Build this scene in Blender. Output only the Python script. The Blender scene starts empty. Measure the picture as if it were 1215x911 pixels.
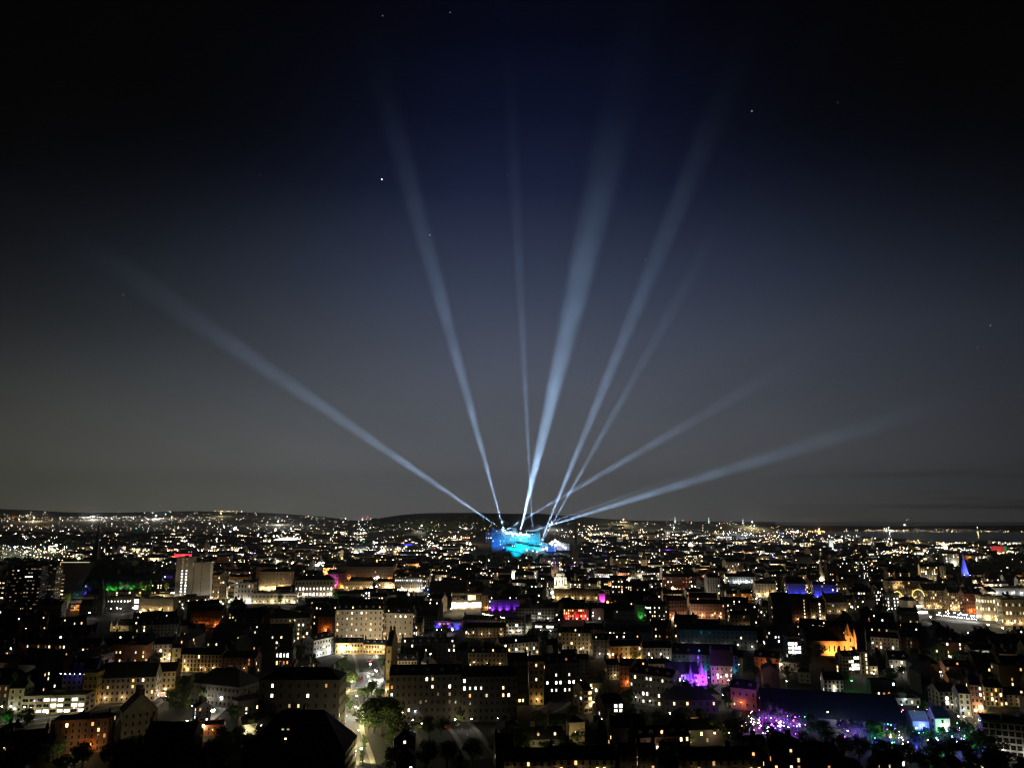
import bpy, math, random
from mathutils import Vector, Matrix
R = math.radians
rnd = random.Random(7)
SC = bpy.context.scene
COL = SC.collection

# ------------------------------------------------------------------ camera
H = 115.0                      # eye height over the city's ground, m
F = 877.0                      # focal length in pixels of a 1215 px wide picture
PITCH = math.atan((613 - 455.5) / F)
cam_d = bpy.data.cameras.new('camera'); cam_d.sensor_width = 36; cam_d.lens = 36 * F / 1215
cam_d.clip_start = 1; cam_d.clip_end = 200000
cam = bpy.data.objects.new('camera', cam_d); COL.objects.link(cam)
cam.location = (0, 0, H); cam.rotation_euler = (R(90) + PITCH, 0, 0)
SC.camera = cam

# ------------------------------------------------------------------ night sky
world = bpy.data.worlds.new('World'); SC.world = world; world.use_nodes = True
nt = world.node_tree; N = nt.nodes; L = nt.links; N.clear()
def mth(op, a, b=None, c=None, clamp=False):
    n = N.new('ShaderNodeMath'); n.operation = op; n.use_clamp = clamp
    for i, v in enumerate((a, b, c)):
        if v is None: continue
        if isinstance(v, (int, float)): n.inputs[i].default_value = v
        else: L.new(v, n.inputs[i])
    return n.outputs[0]
tc = N.new('ShaderNodeTexCoord'); sp = N.new('ShaderNodeSeparateXYZ'); L.new(tc.outputs['Generated'], sp.inputs[0])
ex, ey, ez = sp.outputs
ezp = mth('MAXIMUM', ez, 0.0)
ramp = N.new('ShaderNodeValToRGB'); L.new(ezp, ramp.inputs[0]); cr = ramp.color_ramp
stops = [(0.0, (.104, .104, .103)), (.07, (.097, .103, .116)), (.18, (.066, .077, .106)), (.30, (.0330, .0435, .0790)),
         (.42, (.0080, .0125, .0370)), (.50, (.0026, .0045, .0190)), (.58, (.0007, .0014, .0075)), (.75, (.0002, .0003, .0016))]
while len(cr.elements) < len(stops): cr.elements.new(0.5)
for e, (p, c) in zip(cr.elements, stops): e.position = p; e.color = (*c, 1)
az = mth('ARCTAN2', ex, ey)
sig = mth('MAXIMUM', mth('SUBTRACT', 0.74, mth('MULTIPLY', ezp, 1.0)), 0.27)
q = mth('DIVIDE', mth('ADD', az, mth('MAXIMUM', mth('SUBTRACT', 0.16, mth('MULTIPLY', ezp, 0.8)), -0.02)), sig)
g = mth('POWER', math.e, mth('MULTIPLY', mth('MULTIPLY', q, q), -1.0))
# thin cloud bars low in the north
mp = N.new('ShaderNodeMapping'); mp.inputs['Scale'].default_value = (3, 3, 60); L.new(tc.outputs['Generated'], mp.inputs[0])
ns = N.new('ShaderNodeTexNoise'); ns.inputs['Scale'].default_value = 1.4; ns.inputs['Detail'].default_value = 5; L.new(mp.outputs[0], ns.inputs[0])
cl = mth('MULTIPLY', mth('SUBTRACT', ns.outputs[0], 0.47), 3.2, clamp=True)
band = mth('MULTIPLY', mth('SUBTRACT', 0.085, ezp), 16.0, clamp=True)
right = mth('MULTIPLY', mth('SUBTRACT', az, 0.30), 4.0, clamp=True)
cld = mth('SUBTRACT', 1.0, mth('MULTIPLY', mth('MULTIPLY', cl, band), mth('MULTIPLY', right, 0.85)))
warm = N.new('ShaderNodeMix'); warm.data_type = 'RGBA'; warm.blend_type = 'MULTIPLY'
L.new(mth('MULTIPLY', mth('SUBTRACT', -0.08, az), 1.9, clamp=True), warm.inputs[0])
L.new(ramp.outputs[0], warm.inputs[6]); warm.inputs[7].default_value = (1.04, .99, .74, 1)
n2 = N.new('ShaderNodeTexNoise'); n2.inputs['Scale'].default_value = 3.2; n2.inputs['Detail'].default_value = 6; n2.inputs['Roughness'].default_value = .6
mp2 = N.new('ShaderNodeMapping'); mp2.inputs['Scale'].default_value = (1, 1, 2.2); L.new(tc.outputs['Generated'], mp2.inputs[0]); L.new(mp2.outputs[0], n2.inputs[0])
veil = mth('ADD', 0.82, mth('MULTIPLY', n2.outputs[0], 0.36))      # uneven high haze
cld = mth('MULTIPLY', cld, veil)
bg = N.new('ShaderNodeBackground'); L.new(warm.outputs[2], bg.inputs[0]); L.new(mth('MULTIPLY', mth('MULTIPLY', g, cld), 1.16), bg.inputs[1])
wo = N.new('ShaderNodeOutputWorld'); L.new(bg.outputs[0], wo.inputs[0])

vs = SC.view_settings; vs.view_transform = 'Standard'; vs.look = 'None'; vs.gamma = 1; vs.use_curve_mapping = False; vs.exposure = 0.0
SC.render.engine = 'CYCLES'
cy = SC.cycles
cy.max_bounces = 3; cy.diffuse_bounces = 1; cy.glossy_bounces = 1; cy.transmission_bounces = 1; cy.volume_bounces = 0; cy.transparent_max_bounces = 24
cy.use_light_tree = True; cy.use_denoising = True; cy.filter_width = 1.25
cy.caustics_reflective = False; cy.caustics_refractive = False; cy.sample_clamp_indirect = 2.0
cy.use_adaptive_sampling = False

# ------------------------------------------------------------------ picture <-> place
CP, SP = math.cos(PITCH), math.sin(PITCH)
def ray(px, py):
    a, b = px - 607.5, 455.5 - py
    return Vector((a, -SP * b + CP * F, CP * b + SP * F))
def at(px, py, Y):
    d = ray(px, py); t = Y / d.y
    return Vector((d.x * t, Y, H + d.z * t))
def proj(p):
    v = Vector(p) - Vector((0, 0, H)); f = v.y * CP + v.z * SP; u = -v.y * SP + v.z * CP
    f = max(f, 1e-3)
    return 607.5 + v.x / f * F, 455.5 - u / f * F
def ppm(Y): return F / (Y * CP)
def sm(t): t = min(1, max(0, t)); return t * t * (3 - 2 * t)
def lerp_tab(tab, x):
    if x <= tab[0][0]: return tab[0][1]
    for (a, va), (b, vb) in zip(tab, tab[1:]):
        if x <= b: return va + (vb - va) * (x - a) / (b - a)
    return tab[-1][1]
RIDGES = [
    (5400, 800, [(-200, 640), (330, 632), (400, 623), (440, 617), (470, 612.5), (505, 610), (560, 609.5), (600, 610.5), (640, 610.5), (680, 613.5), (720, 617), (770, 619.5),
                 (820, 621), (855, 620), (890, 623), (930, 628), (960, 634), (1400, 660)]),
    (11000, 2600, [(-900, 604), (-100, 603), (0, 603), (50, 605), (90, 607.5), (150, 608), (190, 606.5), (240, 606), (290, 607), (340, 609), (390, 613), (430, 618), (480, 626), (2000, 640)]),
    (10200, 1500, [(-500, 640), (700, 632), (800, 624), (870, 621), (900, 622.5), (930, 623.5), (980, 623.5), (1040, 624), (1120, 623.4), (1215, 623), (1500, 621), (2200, 618)]),
]
def terr(x, Y):
    z = 113.2 * sm((85 - Y) / 85) if Y < 85 else 0.0
    if Y < 500: return z
    u = x / Y; px = 607.5 + u * 872
    z -= 47 * sm((u - .12) / .22) * sm((Y - 1900) / 2500)
    if Y > 4500 and u > .3: z -= 26 * sm((u - .34) / .06) * sm((Y - 4800) / 300)
    if 1400 < Y < 2100:                                   # the castle's crag
        r2 = ((x - 38) / 120) ** 2 + ((Y - 1830) / 115) ** 2
        z += 30 * math.exp(-r2 * r2)
    if Y > 2500:
        for Yc, w, tab in RIDGES:
            g_ = math.exp(-((Y - Yc) / w) ** 2)
            if g_ < .002: continue
            ztop = at(px, lerp_tab(tab, px) - (1.6 if Yc == 5400 and 440 < px < 800 else 0) * sm((px - 440) / 50) * sm((800 - px) / 60), Yc).z
            if ztop > z: z += (ztop - z) * g_
    return z
def G(px, py):
    """where the line of sight through (px, py) meets the ground"""
    d = ray(px, py); Y = 200.0; pY = Y
    while Y < 60000:
        t = Y / d.y
        if H + d.z * t <= terr(d.x * t, Y):
            lo, hi = pY, Y
            for _ in range(18):
                m = (lo + hi) / 2; t = m / d.y
                if H + d.z * t <= terr(d.x * t, m): hi = m
                else: lo = m
            t = hi / d.y
            return Vector((d.x * t, hi, terr(d.x * t, hi)))
        pY = Y; Y *= 1.012
    return None

# ------------------------------------------------------------------ materials (all procedural)
MATS = {}
def mat(name, col, rough=.85, var=.25, scale=.35, metal=0.0, col2=None):
    if name in MATS: return MATS[name]
    m = bpy.data.materials.new(name); m.use_nodes = True; n = m.node_tree.nodes; l = m.node_tree.links
    b = n['Principled BSDF']; b.inputs['Roughness'].default_value = rough; b.inputs['Metallic'].default_value = metal
    t = n.new('ShaderNodeTexCoord'); ns = n.new('ShaderNodeTexNoise'); ns.inputs['Scale'].default_value = scale; ns.inputs['Detail'].default_value = 5
    l.new(t.outputs['Object'], ns.inputs[0])
    mx = n.new('ShaderNodeMix'); mx.data_type = 'RGBA'; l.new(ns.outputs[0], mx.inputs[0])
    c2 = col2 or tuple(min(1, c * (1 + var * 2)) for c in col)
    mx.inputs[6].default_value = (*[c * (1 - var) for c in col], 1); mx.inputs[7].default_value = (*c2, 1)
    l.new(mx.outputs[2], b.inputs['Base Color'])
    MATS[name] = m; return m
def glow(name, col, s, light=False):
    if name in MATS: return MATS[name]
    m = bpy.data.materials.new(name); m.use_nodes = True; n = m.node_tree.nodes
    b = n['Principled BSDF']; b.inputs['Base Color'].default_value = (.1, .1, .1, 1)
    b.inputs['Emission Color'].default_value = (*col, 1); b.inputs['Emission Strength'].default_value = s
    if name.startswith('window'):                       # rooms differ: lamp, blind or ceiling light
        l = m.node_tree.links; oi = n.new('ShaderNodeObjectInfo'); ge = n.new('ShaderNodeNewGeometry'); ad = n.new('ShaderNodeMath'); ad.operation = 'ADD'; fr = n.new('ShaderNodeMath'); fr.operation = 'FRACT'
        l.new(oi.outputs['Random'], ad.inputs[0]); l.new(ge.outputs['Random Per Island'], ad.inputs[1]); l.new(ad.outputs[0], fr.inputs[0])
        sq = n.new('ShaderNodeMath'); sq.operation = 'POWER'; l.new(fr.outputs[0], sq.inputs[0]); sq.inputs[1].default_value = 1.7
        mr = n.new('ShaderNodeMapRange'); l.new(sq.outputs[0], mr.inputs['Value']); mr.inputs['To Min'].default_value = .28 * s; mr.inputs['To Max'].default_value = 2.6 * s; l.new(mr.outputs[0], b.inputs['Emission Strength'])
    m.cycles.emission_sampling = 'AUTO' if light else 'NONE'
    MATS[name] = m; return m
SAND = mat('sandstone', (.27, .22, .15), var=.42, scale=.5); GREY = mat('grey_stone', (.17, .16, .145), var=.42, scale=.5); BUFF = mat('buff_render', (.34, .28, .19), var=.42, scale=.5)
DARK = mat('dark_stone', (.05, .046, .042)); BRICK = mat('red_brick', (.21, .085, .05), scale=1.2); WHITE = mat('white_render', (.62, .62, .58), var=.08)  # first is a very dark, nearly even wall tone
CONC = mat('concrete', (.30, .29, .27), var=.12); OCHRE = mat('ochre_render', (.40, .28, .10), var=.42, scale=.5); REDST = mat('red_sandstone', (.26, .12, .08), var=.42, scale=.5)
SLATE = mat('slate', (.028, .030, .034), rough=.7); TILE = mat('clay_tile', (.07, .035, .025)); LEAD = mat('lead_roof', (.07, .075, .08), rough=.6)
ASPH = mat('asphalt', (.055, .055, .055), var=.15, scale=.12); PAVE = mat('paving', (.20, .19, .17), var=.15); GRASS = mat('grass', (.045, .075, .018), scale=.05)
EARTH = mat('city_ground', (.013, .014, .010), scale=.02, col2=(.008, .013, .005)); LEAF = mat('foliage', (.05, .085, .022), var=.4, scale=.6)
BARK = mat('bark', (.06, .045, .03)); METAL = mat('painted_metal', (.05, .05, .055), rough=.45, metal=.6); PAINT = mat('road_paint', (.75, .75, .72), var=.1, scale=2)
ROCK = mat('crag_rock', (.075, .068, .055), var=.5, scale=.06); FRAME = mat('window_frame_paint', (.30, .29, .26), var=.05)
GLASS = mat('dark_glass', (.012, .013, .016), rough=.12, var=.1); RUBBER = mat('rubber', (.02, .02, .02)); POT = mat('chimney_pot', (.25, .13, .08))
COPPER = mat('copper_green', (.10, .22, .16)); GOLD = mat('gilding', (.6, .4, .1), rough=.4, metal=.7)
WATER = mat('water', (.006, .008, .010), rough=.22, var=.2, scale=.01)
W_WARM = glow('window_warm', (1, .62, .26), 2.4); W_YEL = glow('window_yellow', (1, .80, .42), 2.6); W_WHT = glow('window_white', (1, .95, .82), 4.2)
W_COOL = glow('window_cool', (.80, .93, 1), 3.6); W_ORG = glow('window_orange', (1, .40, .12), 1.5); W_DIM = glow('window_dim', (1, .72, .36), .22)
W_VIO = glow('window_violet', (.38, .10, 1), 2.0); W_CYAN = glow('window_cyan', (.1, .75, 1), 1.8); W_RED = glow('window_red', (1, .10, .06), 1.6)
W_BLUE = glow('window_blue', (.04, .05, 1), 1.6)
L_WHT = glow('lamp_white', (1, .96, .86), 60); L_WARM = glow('lamp_warm', (1, .70, .36), 45); L_ORG = glow('lamp_sodium', (1, .42, .10), 34)
L_COOL = glow('lamp_cool', (.82, .93, 1), 60); L_RED = glow('lamp_red', (1, .05, .03), 30); L_BLUE = glow('lamp_blue', (.05, .06, 1), 30)
L_VIO = glow('lamp_violet', (.35, .06, 1), 26); L_CYAN = glow('lamp_cyan', (.10, .80, 1), 26); L_GRN = glow('lamp_green', (.06, 1, .25), 20); L_MAG = glow('lamp_magenta', (1, .08, .7), 26)
LAMPMAT = {'white': L_WHT, 'warm': L_WARM, 'orange': L_ORG, 'cool': L_COOL, 'red': L_RED, 'blue': L_BLUE, 'violet': L_VIO, 'cyan': L_CYAN, 'green': L_GRN, 'magenta': L_MAG}
LCOL = {'white': (1, .93, .74), 'warm': (1, .72, .38), 'yellow': (1, .82, .36), 'orange': (1, .36, .07), 'cool': (.78, .90, 1), 'red': (1, .04, .05), 'blue': (.03, .04, 1),
        'violet': (.22, .03, 1), 'cyan': (.0, .50, .95), 'green': (.10, 1, .12), 'magenta': (1, .05, .65), 'deep': (0, .16, .95)}

# ------------------------------------------------------------------ mesh helpers
class MB:
    def __init__(s): s.v = []; s.f = []; s.m = []
    def quad(s, a, b, c, d, mi=0):
        k = len(s.v); s.v += [tuple(a), tuple(b), tuple(c), tuple(d)]; s.f.append((k, k + 1, k + 2, k + 3)); s.m.append(mi)
    def poly(s, pts, mi=0):
        k = len(s.v); s.v += [tuple(p) for p in pts]; s.f.append(tuple(range(k, k + len(pts)))); s.m.append(mi)
    def box(s, x0, x1, y0, y1, z0, z1, mi=0, M=None):
        k = len(s.v)
        p = [(x, y, z) for z in (z0, z1) for y in (y0, y1) for x in (x0, x1)]
        if M is not None: p = [tuple(M @ Vector(q)) for q in p]
        s.v += p
        for f in ((0, 2, 3, 1), (4, 5, 7, 6), (0, 1, 5, 4), (2, 6, 7, 3), (0, 4, 6, 2), (1, 3, 7, 5)):
            s.f.append(tuple(k + i for i in f)); s.m.append(mi)
    def tube(s, a, b, r0, r1, n=8, mi=0, cap=True):
        a, b = Vector(a), Vector(b); d = (b - a).normalized()
        e = d.orthogonal().normalized(); g_ = d.cross(e); k = len(s.v)
        for c, r in ((a, r0), (b, r1)):
            for i in range(n):
                t = i * math.tau / n; s.v.append(tuple(c + e * (r * math.cos(t)) + g_ * (r * math.sin(t))))
        for i in range(n):
            j = (i + 1) % n; s.f.append((k + i, k + j, k + n + j, k + n + i)); s.m.append(mi)
        if cap:
            s.f.append(tuple(k + i for i in reversed(range(n)))); s.m.append(mi)
            s.f.append(tuple(k + n + i for i in range(n))); s.m.append(mi)
    def lathe(s, prof, n=16, mi=0, c=(0, 0, 0)):
        k = len(s.v)
        for r, z in prof:
            for i in range(n):
                t = (i + .5) * math.tau / n; s.v.append((c[0] + r * math.cos(t), c[1] + r * math.sin(t), c[2] + z))
        for q_ in range(len(prof) - 1):
            for i in range(n):
                j = (i + 1) % n; b = k + q_ * n
                s.f.append((b + i, b + j, b + n + j, b + n + i)); s.m.append(mi)
        s.f.append(tuple(k + i for i in reversed(range(n)))); s.m.append(mi)
        b = k + (len(prof) - 1) * n; s.f.append(tuple(b + i for i in range(n))); s.m.append(mi)
    def octa(s, c, r, mi=0):
        x, y, z = c; k = len(s.v)
        s.v += [(x + r, y, z), (x - r, y, z), (x, y + r, z), (x, y - r, z), (x, y, z + r), (x, y, z - r)]
        for f in ((0, 2, 4), (2, 1, 4), (1, 3, 4), (3, 0, 4), (2, 0, 5), (1, 2, 5), (3, 1, 5), (0, 3, 5)):
            s.f.append(tuple(k + i for i in f)); s.m.append(mi)
    def mesh(s, name, mats):
        me = bpy.data.meshes.new(name); me.from_pydata(s.v, [], s.f)
        for m in (mats if isinstance(mats, (list, tuple)) else [mats]): me.materials.append(m)
        if any(s.m): me.polygons.foreach_set('material_index', s.m)
        me.update(); return me
    def build(s, name, mats, parent=None, loc=(0, 0, 0), rz=0):
        return put(name, s.mesh(name, mats), parent, loc, rz)
def put(name, me, parent=None, loc=(0, 0, 0), rz=0):
    o = bpy.data.objects.new(name, me); COL.objects.link(o)
    o.location = loc; o.rotation_euler = (0, 0, rz)
    if parent is not None: o.parent = parent
    return o
def tag(o, label=None, cat=None, group=None, kind=None):
    if label: o['label'] = label
    if cat: o['category'] = cat
    if group: o['group'] = group
    if kind: o['kind'] = kind
    return o
def thing(name, label, cat, loc, rz=0, group=None):
    return tag(put(name, None, None, loc, rz), label, cat, group)
def lamp(kind, col, power, loc, parent=None, aim=None, size=70, blend=.8, rad=.3):
    d = bpy.data.lights.new('bulb_light', kind); d.color = LCOL.get(col, col) if isinstance(col, str) else col; d.energy = power
    d.shadow_soft_size = rad
    if kind == 'SPOT': d.spot_size = R(size); d.spot_blend = blend
    o = bpy.data.objects.new('bulb_light', d); COL.objects.link(o); o.location = loc
    if aim is not None: o.rotation_euler = (Vector(aim) - Vector(loc)).to_track_quat('-Z', 'Y').to_euler()
    if parent is not None: o.parent = parent
    return o

# ------------------------------------------------------------------ ground, water, roads
def build_ground():
    ys = [-400, -250, -120, -60, -30, -12]; y = 0.0
    while y < 120: ys.append(y); y += 7
    while y < 26000: ys.append(y); y *= 1.045 if y > 1300 and y < 2200 else 1.055
    us = [-1.7 + 3.4 * i / 190 for i in range(191)]
    mb = MB()
    for Y in ys:
        for u in us:
            x = u * (abs(Y) + 260); mb.v.append((x, Y, terr(x, Y)))
    n = len(us)
    for j in range(len(ys) - 1):
        for i in range(n - 1):
            k = j * n + i; mb.f.append((k, k + 1, k + n + 1, k + n)); mb.m.append(0)
    o = mb.build('ground', EARTH); o['kind'] = 'structure'
    for p in o.data.polygons: p.use_smooth = True
    w = MB(); w.quad((1300, 3800, -50), (18000, 3800, -50), (24000, 24000, -50), (3500, 24000, -50))
    o = w.build('water', WATER); o['kind'] = 'structure'
build_ground()

ROADS = []          # (centre line, half width) for keeping buildings off
def strip(name, pts, half, z, m, dash=None):
    mb = MB()
    P = [Vector(p) for p in pts]
    nrm = []
    for i in range(len(P)):
        d = (P[min(i + 1, len(P) - 1)] - P[max(i - 1, 0)]); d.z = 0; d.normalize(); nrm.append(Vector((-d.y, d.x, 0)))
    for i in range(len(P) - 1):
        a, b = P[i], P[i + 1]
        mb.quad(*[Vector((q.x, q.y, z)) for q in (a - nrm[i] * half, b - nrm[i + 1] * half, b + nrm[i + 1] * half, a + nrm[i] * half)])
    return mb.build(name, m)
def road(pix, half, name='road', pave=2.5, marks=True):
    P = [G(*p) for p in pix]
    # even out into short steps
    Q = []
    for a, b in zip(P, P[1:]):
        k = max(1, int((b - a).length / 6))
        Q += [a.lerp(b, i / k) for i in range(k)]
    Q.append(P[-1])
    for _ in range(6): Q = [Q[0]] + [(Q[i - 1] + Q[i] * 2 + Q[i + 1]) / 4 for i in range(1, len(Q) - 1)] + [Q[-1]]
    ROADS.append((Q, half + pave + 1))
    zi = .02 + .012 * len(ROADS)
    tag(strip(name, Q, half, zi, ASPH), kind='structure')
    if pave:                                                 # raised pavements with a kerb face
        for s in (-1, 1):
            mb = MB()
            for i in range(len(Q) - 1):
                d0 = Q[min(i + 1, len(Q) - 1)] - Q[max(i - 1, 0)]; d1 = Q[min(i + 2, len(Q) - 1)] - Q[i]
                n0 = Vector((-d0.y, d0.x, 0)).normalized() * s; n1 = Vector((-d1.y, d1.x, 0)).normalized() * s
                a, b = Q[i] + n0 * half, Q[i + 1] + n1 * half; c, e = Q[i + 1] + n1 * (half + pave), Q[i] + n0 * (half + pave)
                up = Vector((0, 0, zi + .13)); lo = Vector((0, 0, -.5))
                mb.quad(a + up, b + up, c + up, e + up); mb.quad(a + lo, b + lo, b + up, a + up)
            tag(mb.build('pavement', PAVE), kind='structure')
    if marks:
        mb = MB(); acc = 0
        for i in range(0, len(Q) - 1):
            if i % 2: continue
            a, b = Q[i], Q[i + 1]; d = (b - a).normalized(); n_ = Vector((-d.y, d.x, 0)) * .12
            mb.quad(*[Vector((q.x, q.y, zi + .004)) for q in (a - n_, a + d * 3.5 - n_, a + d * 3.5 + n_, a + n_)])
        tag(mb.build('road_marking', PAINT), kind='structure')
    return Q
R_MAIN = road([(424, 935), (418, 900), (408, 868), (411, 846), (424, 828), (436, 812), (440, 800), (437, 786), (432, 775), (431, 768)], 8)
R_END = road([(385, 777), (405, 774), (431, 773), (458, 772), (474, 768)], 5, marks=False)
R_SIDE = road([(380, 822), (400, 818), (420, 816), (440, 817)], 4, marks=False)
R_LEFT = road([(128, 885), (152, 857), (172, 838), (194, 820), (214, 800)], 5.5)
R_FRONT = road([(0, 862), (45, 856), (100, 848), (150, 838), (195, 826)], 4.5, marks=False)
R_PARK = road([(572, 900), (556, 872), (543, 858), (528, 843), (520, 836)], 5.5)
R_PATH = road([(512, 900), (494, 874), (478, 850), (468, 834)], 2.0, name='path', pave=0, marks=False)
R_CANON = road([(1190, 900), (1164, 866), (1150, 848), (1162, 832), (1176, 822)], 4.5)
R_PLAZA = road([(1104, 735), (1130, 737), (1160, 740), (1250, 749), (1330, 758)], 9)
R_MID = road([(708, 786), (722, 778), (742, 782), (770, 782), (800, 778)], 4, marks=False)
R_MID2 = road([(640, 846), (664, 838), (668, 826), (676, 812), (690, 800)], 4.5, marks=False)
R_COURT = road([(232, 862), (246, 848), (262, 836), (272, 822)], 4.5, marks=False)

# ------------------------------------------------------------------ shared small meshes
_win = {}
def window_mesh(w, h, style='sash'):
    key = (round(w, 1), round(h, 1), style)
    if key not in _win:
        w, h = key[:2]; mb = MB(); b = .11; d = .09
        mb.box(-w / 2 - b, -w / 2, -d, .0, -b, h + b, 0); mb.box(w / 2, w / 2 + b, -d, 0, -b, h + b, 0)
        mb.box(-w / 2, w / 2, -d, 0, -b, 0, 0); mb.box(-w / 2, w / 2, -d, 0, h, h + b, 0)
        if style == 'sash': mb.box(-w / 2, w / 2, -.07, -.045, h * .5 - .04, h * .5 + .04, 0)
        if style == 'strip':
            k = max(2, round(w / 1.2))
            for i in range(1, k): mb.box(-w / 2 + w * i / k - .05, -w / 2 + w * i / k + .05, -.07, -.045, 0, h, 0)
        mb.quad((-w / 2, -.04, 0), (w / 2, -.04, 0), (w / 2, -.04, h), (-w / 2, -.04, h), 1)
        me = mb.mesh('window', [FRAME, GLASS]); _win[key] = me
    return _win[key]
def add_window(parent, x, y, z, rz, w, h, pane, style='sash'):
    o = put('window', window_mesh(w, h, style), parent, (x, y, z), rz)
    if pane is not None:
        o.material_slots[1].link = 'OBJECT'; o.material_slots[1].material = pane
    return o
_chim = None
def chimney_mesh():
    global _chim
    if _chim is None:
        mb = MB(); mb.box(-.55, .55, -1.3, 1.3, -1.6, 2.0, 0); mb.box(-.68, .68, -1.43, 1.43, 2.0, 2.25, 0)
        for i in range(5): mb.lathe([(.17, 0), (.13, .75)], 6, 1, (0, -1.0 + .5 * i, 2.25))
        _chim = mb.mesh('chimney', [DARK, POT])
    return _chim
_dorm = None
def dormer_mesh():
    global _dorm
    if _dorm is None:
        mb = MB(); mb.box(-.8, .8, 0, 2.6, -.3, 1.5, 0); mb.quad((-.95, -.15, 1.45), (0, -.15, 2.2), (0, 3.0, 2.2), (-.95, 2.6, 1.45), 1); mb.quad((.95, -.15, 1.45), (.95, 2.6, 1.45), (0, 3.0, 2.2), (0, -.15, 2.2), 1)
        mb.poly([(-.8, 0, 1.5), (.8, 0, 1.5), (0, 0, 2.15)], 0); mb.quad((-.5, -.03, .1), (.5, -.03, .1), (.5, -.03, 1.4), (-.5, -.03, 1.4), 2); _dorm = mb.mesh('dormer', [GREY, SLATE, GLASS])
    return _dorm

BOXES = []         # screen rectangles that must stay in view: (x0, y0, x1, y1, Y)
FOOT = []          # footprints (x, y, radius-ish w, d, rz)
LAND = []          # landmarks for labels: (short name, px, py)
NB = {'n': 0}

def pick_pane(mix):
    r = rnd.random(); a = 0
    for m, p in mix:
        a += p
        if r < a: return m
    return mix[-1][0]
MIX = [(W_WARM, .30), (W_YEL, .30), (W_WHT, .24), (W_COOL, .05), (W_ORG, .06), (W_DIM, .05)]
MIXW = [(W_WHT, .65), (W_YEL, .2), (W_COOL, .15)]
MIXO = [(W_WARM, .6), (W_ORG, .3), (W_YEL, .1)]

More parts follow.
